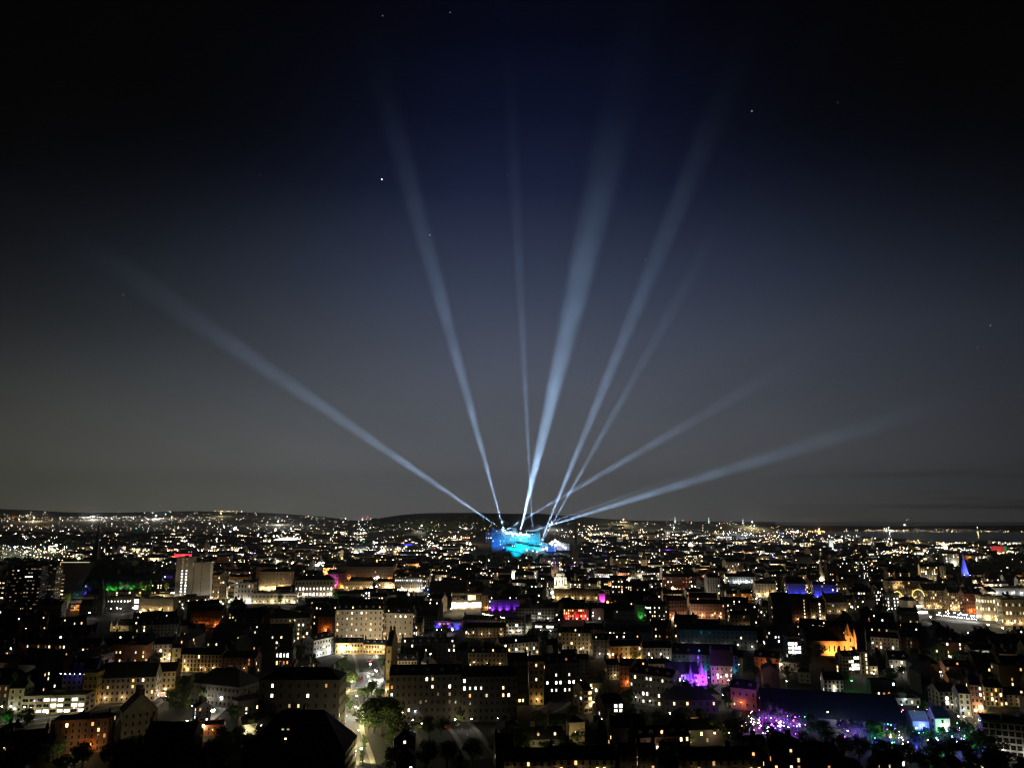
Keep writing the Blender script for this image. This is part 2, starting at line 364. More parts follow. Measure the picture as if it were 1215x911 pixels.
def block(root, w, d, hh, rz, wall=GREY, roof='gable', roofm=SLATE, storeys=4, bays=None, lit=.1, mix=MIX, ww=1.15, wh=1.7, style='sash',
          rpitch=.62, chim=2, sidew=True, litmap=None, z0=0, x0=0, y0=0, dark=True, rim=None, maxw=96, wname='wall', base=0.25):
    """a building body in the frame of root: walls, roof with chimneys, windows on the sides that face the viewer"""
    mb = MB(); x1, x2, y1, y2 = x0 - w / 2, x0 + w / 2, y0 - d / 2, y0 + d / 2; zb = z0 - 3
    rh = rpitch * d / 2
    mb.quad((x1, y1, zb), (x2, y1, zb), (x2, y1, z0 + hh), (x1, y1, z0 + hh)); mb.quad((x2, y2, zb), (x1, y2, zb), (x1, y2, z0 + hh), (x2, y2, z0 + hh))
    top = z0 + hh
    for (xa, s) in ((x2, 1), (x1, -1)):
        pts = [(xa, y1, zb), (xa, y2, zb), (xa, y2, top)] + ([(xa, y0, top + rh)] if roof == 'gable' else []) + [(xa, y1, top)]
        mb.poly(pts if s > 0 else pts[::-1])
    # eaves course and plinth, proud of the wall
    if roof != 'none':
        for za, zc, t in ((top - .35, top - .05, .14), (z0 + .0, z0 + .7, .08)):
            mb.box(x1 - t * (roof != 'gable'), x2 + t * (roof != 'gable'), y1 - t, y1 - .002, za, zc); mb.box(x1 + .3, x2 - .3, y2 + .002, y2 + t, za, zc)
    if roof != 'none' and storeys > 1 and wall is not DARK: mb.box(x1 + .002, x2 - .002, y1 - .10, y1 - .003, z0 + (hh - .6) / storeys + .35, z0 + (hh - .6) / storeys + .6)
    wo_ = mb.build(wname, [wall], root)
    r = MB(); e = .35
    if roof == 'gable':
        t = .18
        for s in (-1, 1):
            ye = y0 + s * (d / 2 + e); ze = top - e * rpitch
            a, b, c, dd = (x1 - .15, ye, ze + .02), (x2 + .15, ye, ze + .02), (x2 + .15, y0, top + rh + .02), (x1 - .15, y0, top + rh + .02)
            if s > 0: a, b, c, dd = b, a, dd, c
            up = Vector((0, 0, t)); A, B_, C_, D_ = [Vector(p) + up for p in (a, b, c, dd)]
            r.quad(A, B_, C_, D_); r.quad(dd, c, b, a); r.quad(a, b, B_, A); r.quad(b, c, C_, B_); r.quad(D_, dd, a, A)
    elif roof == 'hip':
        k = min(w, d) / 2; rh = rpitch * k; a, b, c, dd = (x1 - e, y1 - e, top + .02), (x2 + e, y1 - e, top + .02), (x2 + e, y2 + e, top + .02), (x1 - e, y2 + e, top + .02)
        if w >= d: p, q_ = (x1 + k, y0, top + rh), (x2 - k, y0, top + rh); r.quad(a, b, q_, p); r.quad(c, dd, p, q_); r.poly([b, c, q_]); r.poly([dd, a, p])
        else: p, q_ = (x0, y1 + k, top + rh), (x0, y2 - k, top + rh); r.quad(b, c, q_, p); r.quad(dd, a, p, q_); r.poly([a, b, p]); r.poly([c, dd, q_])
        r.quad(dd, c, b, a)
    elif roof == 'flat':
        r.box(x1 + .3, x2 - .3, y1 + .3, y2 - .3, top - .3, top - .05)
        for q4 in ((x1, x2, y1, y1 + .3), (x1, x2, y2 - .3, y2), (x1, x1 + .3, y1 + .3, y2 - .3), (x2 - .3, x2, y1 + .3, y2 - .3)):
            r.box(*q4, top + .002, top + .7, 1)
        if w > 14 and d > 8: r.box(x0 - w * .12, x0 + w * .1, y0 - d * .15, y0 + d * .2, top - .05, top + 2.4, 1)
    elif roof == 'dome':
        r.lathe([(min(w, d) / 2 * math.cos(a_), top + min(w, d) / 2 * math.sin(a_) * .8) for a_ in [i * R(88) / 6 for i in range(7)]], 20, 0, (x0, y0, 0))
    if r.f:
        ro = r.build('roof', [roofm, wall], root)
        if chim and roof in ('gable', 'hip'):
            for i in range(chim):
                cx = x1 + .6 + (w - 1.2) * (i / (chim - 1) if chim > 1 else .5) if roof == 'gable' else x0 + (i - (chim - 1) / 2) * (w * .3)
                put('chimney', chimney_mesh(), ro, (cx, y0 + (0 if roof == 'gable' else d * .12), top + rh - (0 if roof == 'gable' else .8)))
        if roof == 'gable' and rpitch > .5 and w > 13 and d < 17 and chim and rnd.random() < .5:
            k = int(w / rnd.uniform(5, 8))
            for i in range(k):
                dx = x1 + w * (i + .5) / k; dm = put('dormer', dormer_mesh(), ro, (dx, y1 + d * .12, top + d * .12 * rpitch), 0)
                if rnd.random() < .16: dm.material_slots[2].link = 'OBJECT'; dm.material_slots[2].material = pick_pane(mix)
    # windows
    gloomy = wall is DARK
    fh = (hh - .6) / storeys; n = 0
    wh = min(wh, fh * .66)
    view = Vector((0, 0, 0)) - root.matrix_basis.translation
    faces = []
    cs, sn = math.cos(root.rotation_euler[2]), math.sin(root.rotation_euler[2])
    for (nx, ny, ln, cxx, cyy, a) in ((0, -1, w, x0, y1, 0), (1, 0, d, x2, y0, R(90)), (-1, 0, d, x1, y0, R(-90))):
        wx, wy = nx * cs - ny * sn, nx * sn + ny * cs
        if wx * view.x + wy * view.y > .12 * view.length and (nx == 0 or sidew): faces.append((ln, cxx, cyy, a))
    for fi, (ln, cxx, cyy, a) in enumerate(faces):
        nb = bays if (bays and fi == 0) else max(1, int(ln / (ww + 1.9)))
        for s in range(storeys):
            for b in range(nb):
                if n >= maxw: break
                if litmap is not None and fi == 0: on = litmap(b, s, nb, storeys)
                else: on = pick_pane(mix) if rnd.random() < lit else None
                if on is None and not dark: continue
                t = -ln / 2 + ln * (b + .5) / nb
                X, Yy = cxx + t * math.cos(a), cyy + t * math.sin(a)
                wo2 = add_window(root, X, Yy, z0 + .5 + fh * s + (fh - wh) * .4 + .02, a, ww, wh, on if on is not False else None, style); n += 1
                if gloomy: wo2.material_slots[0].link = 'OBJECT'; wo2.material_slots[0].material = DARK
                NB['n'] += 1
    return wo_

# lamps ------------------------------------------------------------------
_lampme = {}
def lamp_meshes(h):
    k = round(h)
    if k not in _lampme:
        p = MB(); p.tube((0, 0, -.5), (0, 0, h), .11, .06, 6); p.tube((0, 0, h), (0, -1.1, h + .25), .05, .045, 5)
        hd = MB(); hd.box(-.16, .16, -1.75, -1.05, h + .22, h + .34)
        gl = MB(); gl.lathe([(.10, -.16), (.25, -.02), (.26, .04)], 8, 0, (0, -1.38, h + .17))
        _lampme[k] = (p.mesh('post', METAL), hd.mesh('lamp_head', METAL), gl.mesh('lamp_glass', L_WHT))
    return _lampme[k]
LAMPS = []
def street_lamp(p, col='white', power=900, h=7, rz=None, group='street lamps of the city', glass=1.0, name='street_lamp', cat='street lamp'):
    p = Vector(p)
    if rz is None: rz = rnd.random() * 6.28
    t = thing(name, None, cat, p, rz, group)
    a, b, c = lamp_meshes(h)
    put('post', a, t); put('lamp_head', b, t)
    o = put('lamp_glass', c, t); o.material_slots[0].link = 'OBJECT'; o.material_slots[0].material = LAMPMAT.get(col, L_WARM)
    if glass != 1: o.scale = (glass,) * 3; o.location = (0, -1.38 + 1.38 * glass, (h + .17) * (1 - glass))
    if power: lamp('POINT', col, power, (0, -1.38, h - .5 - .2 * glass), t, rad=.25)
    LAMPS.append((t, col)); return t
_flood = None
FLOODS = []
def floodlight(p, aim, col, power, size=100, rad=.5, label=None, blend=1, lens=True):
    global _flood
    if _flood is None:
        f = MB(); f.box(-.35, .35, -.2, .2, -.28, .28); f.box(-.05, .05, -.05, .05, -.9, -.28)
        g_ = MB(); g_.quad((-.3, -.21, -.23), (.3, -.21, -.23), (.3, -.21, .23), (-.3, -.21, .23)); _flood = (f.mesh('housing', METAL), g_.mesh('lens', L_WHT))
    p = Vector(p); aim = Vector(aim); d = aim - p
    t = thing('floodlight', label, 'floodlight', p, math.atan2(d.y, d.x) + R(90), 'floodlights washing the buildings')
    put('housing', _flood[0], t); o = put('lens', _flood[1], t)
    o.material_slots[0].link = 'OBJECT'; o.material_slots[0].material = LAMPMAT.get(col, L_WHT)
    l = lamp('SPOT', col, power, (0, 0, 0), t, size=size, blend=blend, rad=rad)
    loc = Matrix.Rotation(-t.rotation_euler[2], 3, 'Z') @ d
    l.rotation_euler = loc.to_track_quat('-Z', 'Y').to_euler(); l.location = loc.normalized() * .5
    FLOODS.append((t, col)); return t

PW = 1.0
def place(px0, px1, yb, yt, rot=0, depth=12, name='tenement', label=None, cat='building', short=None, wash=None, wp=1.0, guard=True, group=None, Y=None, gz=None, wn=None, wd=6, **kw):
    """a building whose near wall stands on the ground seen at row yb, between columns px0 and px1, eaves at row yt"""
    pc = (px0 + px1) / 2
    p = G(pc, yb) if Y is None else at(pc, yb, Y)
    w = (px1 - px0) / ppm(p.y) / max(.35, abs(math.cos(R(rot))) )
    if abs(rot) > 5: w = max(6, w - depth * abs(math.tan(R(rot))) * .8)
    hh = at(pc, yt, p.y).z - p.z
    back = Vector((-math.sin(R(rot)), math.cos(R(rot)), 0)) * (depth / 2)
    root = thing(name, label, cat, p + back, R(rot), group)
    kw.setdefault('storeys', max(1, round(hh / 3.2)))
    block(root, w, depth, hh, R(rot), **kw)
    FOOT.append((root.location.x, root.location.y, w, depth, R(rot)))
    if guard: BOXES.append((px0, yt - 2, px1, yb, p.y))
    if short: LAND.append((short, pc, (yb + yt) / 2))
    if wash:
        warmw = wash in ('white', 'warm', 'yellow', 'orange', 'cool'); n = (max(1, min(7, round(w / 11))) if warmw else max(1, min(5, round(w / 9))))
        fr = -back.normalized()
        al = Vector((math.cos(R(rot)), math.sin(R(rot)), 0))
        for i in range(n):
            t = (i + .5) / n - .5
            q_ = p + al * (t * w + rnd.uniform(-1.5, 1.5)) + fr * (3.4 if warmw else 3.6)
            q_.z = terr(q_.x, q_.y)
            hl = rnd.uniform(3.4, 4.8)
            if wash in ('white', 'warm', 'yellow', 'orange', 'cool'):
                street_lamp(q_, 'warm' if wash == 'yellow' else wash, rnd.uniform(.5, 1.25) * (1750 if yb < 760 else 500) * wp * PW * (hh / 12) ** 1.2, hl, R(rot) + R(180), 'lamps added to light the fronts', 1.0, 'added_facade_lamp', 'added facade lamp')  # lamps added before the wall to wash it with light
            else:
                floodlight(q_ + Vector((0, 0, 1.4)), root.location + al * (t * w) + Vector((0, 0, hh * .7)), wash, 2600 * wp * PW * (hh / 12) ** 1.4, 100)
    return root

# ------------------------------------------------------------------ the castle on its crag
def crenel(mb, x0, x1, y0, y1, z0, z1, step=3.4):
    mb.box(x0, x1, y0, y1, z0, z1)
    x = x0 + .2
    while x + step * .5 < x1:
        mb.box(x, x + step * .5, y0, y0 + .8, z1 + .002, z1 + 1.5); x += step
def build_castle():
    Y0 = 1800.0; base = at(618, 655, Y0)
    root = thing('castle', 'floodlit castle on its crag, deep blue tower end and cyan walls, searchlights rising behind', 'castle', base)
    LAND.append(('blue floodlit castle', 620, 640))
    def wallpart(nm, x0, x1, yt, yb, dy=0, dep=16, cren=True, m=GREY, wins=0, lit=.2):
        a, b = at(x0, yb, Y0 + dy) - base, at(x1, yt, Y0 + dy) - base
        mb = MB(); (crenel if cren else mb.box)(*((mb,) if cren else ()), a.x, b.x, a.y, a.y + dep, a.z - 6, b.z)
        o = mb.build(nm, m, root); k = 0
        if wins:
            rows = max(1, int((b.z - a.z) / 7))
            for s in range(rows):
                for i in range(wins):
                    w = put('window', window_mesh(1.3, 2.2, 'sash'), o, (a.x + (b.x - a.x) * (i + .5) / wins, a.y, a.z + (b.z - a.z) * (s + .5) / rows))
                    if rnd.random() < lit:
                        w.material_slots[1].link = 'OBJECT'; w.material_slots[1].material = W_WHT
        return a, b, o
    wallpart('tower', 583, 600, 628.5, 652, 0, 22, wins=4, lit=.1)
    wallpart('tower', 587, 592, 626, 629, 6, 8); wallpart('tower', 583.6, 586.5, 626.8, 629, 2, 6)
    wallpart('barrack_block', 576, 584, 631, 641, 30, 14, wins=3, lit=.4)
    wallpart('palace_block', 600, 614, 630, 650, 10, 18, wins=6, lit=.25)
    wallpart('palace_block', 613, 641, 633.5, 647, 4, 18, wins=9, lit=.08)
    wallpart('tower', 608, 613, 627, 632, 14, 9); wallpart('tower', 636, 641, 630.5, 636, 6, 10, wins=1)
    # gabled hall roofs over the palace blocks
    for (x0, x1, ye, yr, dy) in ((601, 613, 630, 627.6, 11), (615, 636, 633.2, 630.4, 6)):
        a, b, c = at(x0, ye, Y0 + dy) - base, at(x1, ye, Y0 + dy) - base, at(x0, yr, Y0 + dy) - base
        mb = MB(); yy = (a.y, a.y + 7, a.y + 14)
        mb.quad((a.x, yy[0], a.z), (b.x, yy[0], b.z), (b.x, yy[1], c.z), (a.x, yy[1], c.z)); mb.quad((b.x, yy[2], a.z), (a.x, yy[2], b.z), (a.x, yy[1], c.z), (b.x, yy[1], c.z))
        mb.poly([(a.x, yy[0], a.z), (a.x, yy[1], c.z), (a.x, yy[2], a.z)]); mb.poly([(b.x, yy[0], a.z), (b.x, yy[2], a.z), (b.x, yy[1], c.z)])
        mb.build('roof', SLATE, root)
    # sloping rampart and the round battery on the right
    def ramp(x0, y0, x1, y1, yb, dy, nm='curtain_wall', dep=6):
        mb = MB(); a, b = at(x0, y0, Y0 + dy) - base, at(x1, y1, Y0 + dy) - base; lo = (at(x1, yb, Y0 + dy) - base).z - 4; lo0 = lo
        for s in range(8):
            p, q_ = a.lerp(b, s / 8), a.lerp(b, (s + 1) / 8)
            mb.box(p.x, q_.x, p.y, p.y + dep, lo, (p.z + q_.z) / 2 + (1.3 if s % 2 else 0))
        mb.build(nm, GREY, root)
    ramp(612, 645, 642, 650, 655, -10); ramp(600, 648, 614, 651, 656, -12)
    ramp(640, 641.5, 650, 645.5, 651, 0); ramp(650, 644, 662, 643, 650, -2); ramp(662, 643, 676, 646, 651, -2)
    p = at(654, 650, Y0 - 16) - base; mb = MB(); mb.lathe([(12, -8), (11.4, 0), (11, 9), (11.6, 9.2), (11.6, 10.6)], 22, 0, (p.x, p.y + 10, p.z)); mb.build('battery', GREY, root)
    # flag mast tower, white render
    p = at(597, 629, Y0 + 4) - base; mb = MB(); mb.box(-1.6, 1.6, -1.6, 1.6, -3, 8, M=Matrix.Translation(p)); mb.tube(p + Vector((0, 0, 8)), p + Vector((0, 0, 22)), .5, .25); mb.build('flag_mast', WHITE, root)
    # crag
    import mathutils
    mb = MB(); n, rings = 64, 12; c = at(628, 655, Y0); top = at(618, 648, Y0).z
    for j in range(rings + 1):
        f = j / rings; rr = .42 + .58 * f; z = top * (1 - f ** 1.25) + 2 * f
        for i in range(n):
            t = i * math.tau / n
            q_ = Vector((c.x + 135 * rr * math.cos(t), c.y + 22 + 62 * rr * math.sin(t), z))
            nz = mathutils.noise.noise(q_ * .045) * 13 + mathutils.noise.noise(q_ * .13) * 5
            fl = max(0, math.cos(t)) * 9 * f
            mb.v.append((q_.x + math.cos(t) * (nz + fl), q_.y + math.sin(t) * nz, q_.z + nz * .35 * min(1, f * 3) - (16 if (math.cos(t) > .2 and f < .4) else 0) * math.cos(t)))
    for j in range(rings):
        for i in range(n):
            k = (i + 1) % n; mb.f.append((j * n + i, (j + 1) * n + i, (j + 1) * n + k, j * n + k)); mb.m.append(0)
    mb.f.append(tuple(range(n))[::-1]); mb.m.append(0)
    tag(mb.build('castle_rock', ROCK), kind='structure')
    BOXES.append((560, 622, 690, 663, 1700)); BOXES.extend([(885, 826, 960, 874, 520), (990, 848, 1155, 896, 480), (72, 682, 206, 716, 1060)])
    # floodlights on the slopes
    K = 6.8e5
    FL = [((586, 657), (588, 640), 'deep', .50, 100), ((594, 660), (594, 640), 'deep', .45, 95), ((578, 655), (586, 636), 'deep', .12, 90), ((607, 657), (608, 641), 'cyan', .6, 90),
          ((617, 655), (618, 641), 'cyan', 1.0, 60), ((628, 656), (628, 642), 'cyan', .4, 80), ((637, 657), (637, 643), 'cyan', .45, 105), ((646, 657), (646, 648), 'deep', .2, 80), ((668, 657), (668, 648), 'deep', .16, 70),
          ((612, 661), (615, 652), 'cyan', .5, 80), ((657, 659), (655, 648), 'deep', .3, 80)]
    for i, (a, b, c_, w, sz) in enumerate(FL):
        p0 = at(a[0], a[1] - 3, Y0 - 40)
        floodlight(p0, at(*b, Y0 + 4), c_, K * w * (.5 if c_ == 'deep' else 1), min(sz, 66 if a[0] < 600 else 84), 1.0)
    # white lamps along the battlements
    for i, (x, y) in enumerate([(600.5, 632), (603, 633), (605.5, 631.6), (608, 633.4), (611, 632.8), (614, 634.4), (617, 633.6), (620, 635), (624, 634.2), (628, 635.6), (601.5, 633.2), (604.5, 632.4), (607, 632), (609.5, 633.6), (612.5, 633.4), (615.5, 634.2), (622, 634.6), (626, 635), (597.5, 627), (596.5, 630),
                                (648, 650.5), (651, 648.5), (653, 645), (656, 643), (659, 641.6), (662, 643), (664, 646), (660, 646.5), (655, 648), (668, 648), (671, 650), (644, 652), (625, 652.5), (632, 654), (637, 655)]):
        p0 = at(x, y, Y0 - 5 - (8 if x > 640 else 0) - (14 if y > 652 else 0)); t = thing('battlement_lamp', None, 'lamp', p0, 0, 'white lamps along the castle battlements')
        mb = MB(); mb.tube((0, 0, -2.2), (0, 0, 0), .15, .12, 5); mb.build('post', METAL, t)
        mb = MB(); mb.octa((0, 0, .7), .95 if x < 640 else 1.9); mb.build('lamp_glass', L_WHT if i % 3 else L_COOL, t)  # right-hand glass enlarged to stand in for bloom
        LAMPS.append((t, 'white'))
        if 598 < x < 640 and i % 5 == 0: lamp('POINT', 'cyan', 3000, (0, -4, 2), t)
        elif x > 650 and i % 4 == 0: lamp('POINT', 'cool', 6000, (0, -4, 3), t)
build_castle()

# ------------------------------------------------------------------ searchlights and their beams in the misty air
def beam_mat(name, dens, col, reach=1300.0, soft=.9):
    m = bpy.data.materials.new(name); m.use_nodes = True; n = m.node_tree.nodes; l = m.node_tree.links; n.clear()
    v = n.new('ShaderNodeVolumePrincipled'); v.inputs['Density'].default_value = dens; v.inputs['Color'].default_value = (*col, 1); v.inputs['Anisotropy'].default_value = 0
    # the beam's fade is shaped by density falling to nothing along the cone
    t = n.new('ShaderNodeTexCoord'); ln = n.new('ShaderNodeVectorMath'); ln.operation = 'LENGTH'; l.new(t.outputs['Object'], ln.inputs[0])
    mr = n.new('ShaderNodeMapRange'); mr.interpolation_type = 'SMOOTHSTEP'; mr.inputs['From Min'].default_value = reach * (1 - soft); mr.inputs['From Max'].default_value = reach
    mr.inputs['To Min'].default_value = dens; mr.inputs['To Max'].default_value = 0; l.new(ln.outputs['Value'], mr.inputs['Value']); nz = n.new('ShaderNodeTexNoise'); nz.inputs['Scale'].default_value = .016; nz.inputs['Detail'].default_value = 3; l.new(t.outputs['Object'], nz.inputs[0])
    k1 = n.new('ShaderNodeMapRange'); l.new(nz.outputs[0], k1.inputs['Value']); k1.inputs['From Min'].default_value = .3; k1.inputs['From Max'].default_value = .7; k1.inputs['To Min'].default_value = .55; k1.inputs['To Max'].default_value = 1.4
    mu = n.new('ShaderNodeMath'); mu.operation = 'MULTIPLY'; l.new(mr.outputs[0], mu.inputs[0]); l.new(k1.outputs[0], mu.inputs[1]); l.new(mu.outputs[0], v.inputs['Density'])
    o = n.new('ShaderNodeOutputMaterial'); l.new(v.outputs[0], o.inputs['Volume']); return m
KB = 1.7
def searchlight(o_px, t_px, ang, power, label, col=(.50, .73, 1.0), dY=0, tY=0, length=1.0):
    O = at(o_px[0], o_px[1], 1800 + dY); T = at(t_px[0], t_px[1], 1800 + dY + tY)
    D = T - O; ln = D.length * length; q = D.to_track_quat('Z', 'Y')
    t = thing('searchlight', label, 'searchlight', O, 0, 'searchlights fanned out above the castle')
    mb = MB(); M = q.to_matrix()
    prof = [(.5, -1.5), (.95, -1.2), (1.0, .6), (1.1, .62), (1.1, .8)]
    k = MB(); k.lathe(prof, 14); k.v = [tuple(M @ Vector(v)) for v in k.v]; k.build('housing', METAL, t)
    k = MB(); k.box(-1.5, 1.5, -.15, .15, -2.4, -2.1); k.box(-1.5, -1.25, -.15, .15, -2.1, .2); k.box(1.25, 1.5, -.15, .15, -2.1, .2); k.build('yoke', METAL, t)
    k = MB(); k.lathe([(.98, .82), (.6, .95)], 14); k.v = [tuple(M @ Vector(v)) for v in k.v]; k.build('lens', L_COOL, t)
    r0 = 1.2; r1 = r0 + ln * math.tan(R(ang) / 2) * 1.02; n = 28
    b = MB(); b.lathe([(r0, 1.2), (r1, ln)], n); b.v = [tuple(M @ Vector(v)) for v in b.v]
    bo = b.build('light_beam', beam_mat('lit_mist', .0009, (.80, .86, 1.0), ln * .99), t)
    d = bpy.data.lights.new('arc_lamp', 'SPOT'); d.color = col; d.energy = power * KB; d.spot_size = R(ang); d.spot_blend = 1.0; d.shadow_soft_size = .2
    lo = bpy.data.objects.new('arc_lamp', d); COL.objects.link(lo); lo.parent = t; lo.rotation_euler = (-D).to_track_quat('Z', 'Y').to_euler()
    # start of the lamp, just in front of the lens, shining along the beam
    lo.location = D.normalized() * 1.1
    return t
P0 = 1.2e8
searchlight((596, 628), (50, 256), 4.4, P0 * 1.35, 'searchlight beam slanting lowest towards the upper left, from the castle flag mast')
searchlight((597, 626), (440, 50), 4.6, P0 * 1.25, 'searchlight beam rising steeply just left of the narrow upright beam', tY=60, dY=-6)
searchlight((632, 634), (602, 40), 2.8, P0 * 1.15, 'narrow faint searchlight beam standing nearly upright above the castle', dY=-10)
searchlight((617, 632), (744, 92), 7.4, P0 * 1.6, 'broadest and brightest searchlight beam, leaning slightly right above the castle', col=(.52, .76, 1.0), dY=-6)
searchlight((640, 646), (884, 50), 4.4, P0 * 1.35, 'searchlight beam leaning right, from the right end of the cyan castle wall', dY=-14)
searchlight((642, 645), (872, 235), 3.6, P0 * .9, 'fainter searchlight beam close under the beam leaning right', dY=-12)
searchlight((599, 629), (985, 405), 3.6, P0 * 1.2, 'faint searchlight beam crossing the others at a shallow angle', dY=-8)
searchlight((624, 632), (1195, 455), 3.9, P0 * 1.7, 'longest low searchlight beam reaching far over the coast side', dY=-8)
searchlight((618, 632), (900, 533), 2.8, P0 * .55, 'shortest faint searchlight beam just above the low long one', dY=-7)

# ------------------------------------------------------------------ stars
STAR = glow('star_light', (.85, .92, 1), 2.2); mb = MB(); mb.lathe([(.02, -1), (.7, -.7), (1, 0), (.7, .7), (.02, 1)], 8); star_me = mb.mesh('star', STAR)
for x, y, s, lb in ((453, 213, 1.6, 'brightest white star, above the steep left-hand searchlight beam'), (454, 19, .9, 'small star near the top edge, above the bright white star'), (534, 15, .6, 'tiny faint star near the top edge right of another'),
                    (510, 279, .8, 'small star just right of the steep left-hand beam'), (892, 132, 1.0, 'small white star beside the top of the beam leaning right'), (994, 122, .6, 'tiny star out to the right of the small white star'),
                    (1175, 386, .6, 'tiny star low near the right edge of the sky'), (308, 208, .6, 'tiny star in the dark upper left sky'), (146, 350, .6, 'tiny star above the far end of the lowest left beam'),
                    (766, 308, .5, 'tiny star between the broad beam and the beam leaning right'), (602, 208, .5, 'tiny star beside the narrow upright beam'), (1160, 412, .5, 'faint tiny star below the one near the right edge')):
    D = ray(x, y).normalized() * 60000; o = put('star', star_me, None, D + Vector((0, 0, H))); r = s * 60000 / F * .55; o.scale = (r, r, r); tag(o, lb, 'star')

# ------------------------------------------------------------------ trees
def crown_mesh(seed, n, rx=3.6, rz=3.4, leaf=.62):
    q = random.Random(seed); mb = MB(); cl = []
    for i in range(15):
        a = q.random() * 6.28; r = q.random() ** .6; z = q.uniform(-1, 1)
        k = math.sqrt(max(0, 1 - z * z * .8)); cl.append((rx * .72 * r * k * math.cos(a), rx * .72 * r * k * math.sin(a), rz * .74 * z, q.uniform(.28, .5) * rx))
    for i in range(n):
        cx, cy_, cz, cr_ = q.choice(cl)
        v = Vector((q.gauss(0, 1), q.gauss(0, 1), q.gauss(0, 1))).normalized() * cr_ * q.uniform(.55, 1.08)
        p = Vector((cx, cy_, cz)) + v; nn = (v.normalized() + Vector((q.uniform(-.7, .7), q.uniform(-.7, .7), q.uniform(-.3, .9)))).normalized()
        e = nn.orthogonal().normalized(); f = nn.cross(e); a = q.random() * 3.14; e, f = e * math.cos(a) + f * math.sin(a), f * math.cos(a) - e * math.sin(a); s = leaf * q.uniform(.5, 1.1)
        mb.poly([p - e * s * .5, p + f * s * .35, p + e * s * .6, p - f * s * .35])
    return mb.mesh('crown', LEAF)
def trunk_mesh(seed):
    q = random.Random(seed); mb = MB(); mb.tube((0, 0, -1), (0, 0, 3.2), .34, .22, 8)
    for i in range(6):
        a = i * 1.05 + q.random() * .5; r = q.uniform(1.4, 2.4); mb.tube((0, 0, 2.2 + i * .25), (r * math.cos(a), r * math.sin(a), 5 + q.random() * 2), .15, .04, 5)
    return mb.mesh('trunk', BARK)
CROWNS = [crown_mesh(s, 1500) for s in (1, 2, 3, 4, 5)] + [crown_mesh(9, 1300, 2.0, 4.6)]
TRUNKS = [trunk_mesh(s) for s in (1, 2, 3)]
TREES = []
def tree(p, h=9, kind=None, label=None, cat='tree', wide=1.0):
    i = rnd.randrange(5) if kind is None else kind; s = h / 9.5
    t = thing('tree' if i < 5 else 'conifer', label, cat, p, rnd.random() * 6.28, 'trees among the city streets')
    a = put('trunk', rnd.choice(TRUNKS), t); b = put('crown', CROWNS[i], t, (0, 0, 6.0 * s if i < 5 else 5.2 * s)); a.scale = (s, s, s); b.scale = (s * wide, s * wide, s)
    TREES.append((t, i)); return t
def tree_px(x, yb, h=9, **k): return tree(G(x, yb), h, **k)

# ------------------------------------------------------------------ cars, bus
def car_proto():
    b = MB(); pr = [(-2.1, .35), (-2.15, .75), (-1.95, .95), (-1.35, 1.0), (-.75, 1.42), (.75, 1.45), (1.35, .98), (2.0, .85), (2.15, .6), (2.1, .32)]
    for s in (-1, 1): b.poly([(x, s * (.86 if z < 1.1 else .68), z) for x, z in (pr if s < 0 else pr[::-1])])
    for (x0, z0), (x1, z1) in zip(pr, pr[1:] + pr[:1]):
        w0, w1 = (.86 if z0 < 1.1 else .68), (.86 if z1 < 1.1 else .68); b.quad((x0, w0, z0), (x1, w1, z1), (x1, -w1, z1), (x0, -w0, z0))
    g_ = MB()
    for s in (-1, 1): g_.poly([(-1.15, s * .85, 1.04), (-.7, s * .74, 1.36), (.7, s * .74, 1.38), (1.15, s * .85, 1.02)][::s])
    g_.quad((.86, -.6, 1.40), (1.30, -.7, 1.06), (1.30, .7, 1.06), (.86, .6, 1.40)); g_.quad((-1.30, -.7, 1.06), (-.84, -.6, 1.40), (-.84, .6, 1.40), (-1.30, .7, 1.06))
    w = MB(); w.tube((0, -.1, 0), (0, .1, 0), .32, .32, 12, 0); w.tube((0, -.11, 0), (0, .11, 0), .18, .18, 8, 1)
    hl = MB(); hl.box(-.03, .03, -.16, .16, -.08, .08)
    return b.mesh('body', METAL), g_.mesh('windows', GLASS), w.mesh('wheel', [RUBBER, METAL]), hl.mesh('headlight', L_WHT), hl.mesh('tail_light', L_RED)
CARP = car_proto()
CARC = {'red': mat('red_car_paint', (.45, .03, .02), rough=.3, var=.05), 'silver': mat('silver_car_paint', (.5, .5, .52), rough=.3, metal=.5, var=.05), 'white': mat('white_car_paint', (.75, .75, .74), rough=.3, var=.03),
        'blue': mat('blue_car_paint', (.02, .05, .40), rough=.3, var=.05), 'black': mat('black_car_paint', (.012, .012, .014), rough=.25, var=.05)}
def car(px, py, col, rz, lights=False, label=None):
    p = G(px, py) + Vector((0, 0, .12))
    t = thing('car', label, 'car', p, R(rz), 'cars along the streets')
    o = put('body', CARP[0], t); o.material_slots[0].link = 'OBJECT'; o.material_slots[0].material = CARC[col]
    put('windows', CARP[1], t)
    for x in (-1.3, 1.3):
        for y in (-.78, .78): put('wheel', CARP[2], t, (x, y, .32))
    for s in (-.58, .58):
        a = put('headlight', CARP[3], t, (2.12, s, .66)); b = put('tail_light', CARP[4], t, (-2.14, s, .74))
        if not lights:
            for q_ in (a, b): q_.material_slots[0].link = 'OBJECT'; q_.material_slots[0].material = FRAME if q_ is a else CARC['red']
    if lights: lamp('SPOT', 'cool', 700, (2.3, 0, .7), t, aim=(12, 0, 0), size=80)
    return t
# ------------------------------------------------------------------ named buildings, near to far
def row(*rows, m=W_WHT):
    """lit pattern: strings per storey from the top, # lit"""
    def f(b, s, nb, st):
        r = rows[st - 1 - s] if 0 <= st - 1 - s < len(rows) else ''
        return m if b < len(r) and r[b] == '#' else None
    return f
A = lambda b, s, nb, st: pick_pane(MIXW)     # every window lit
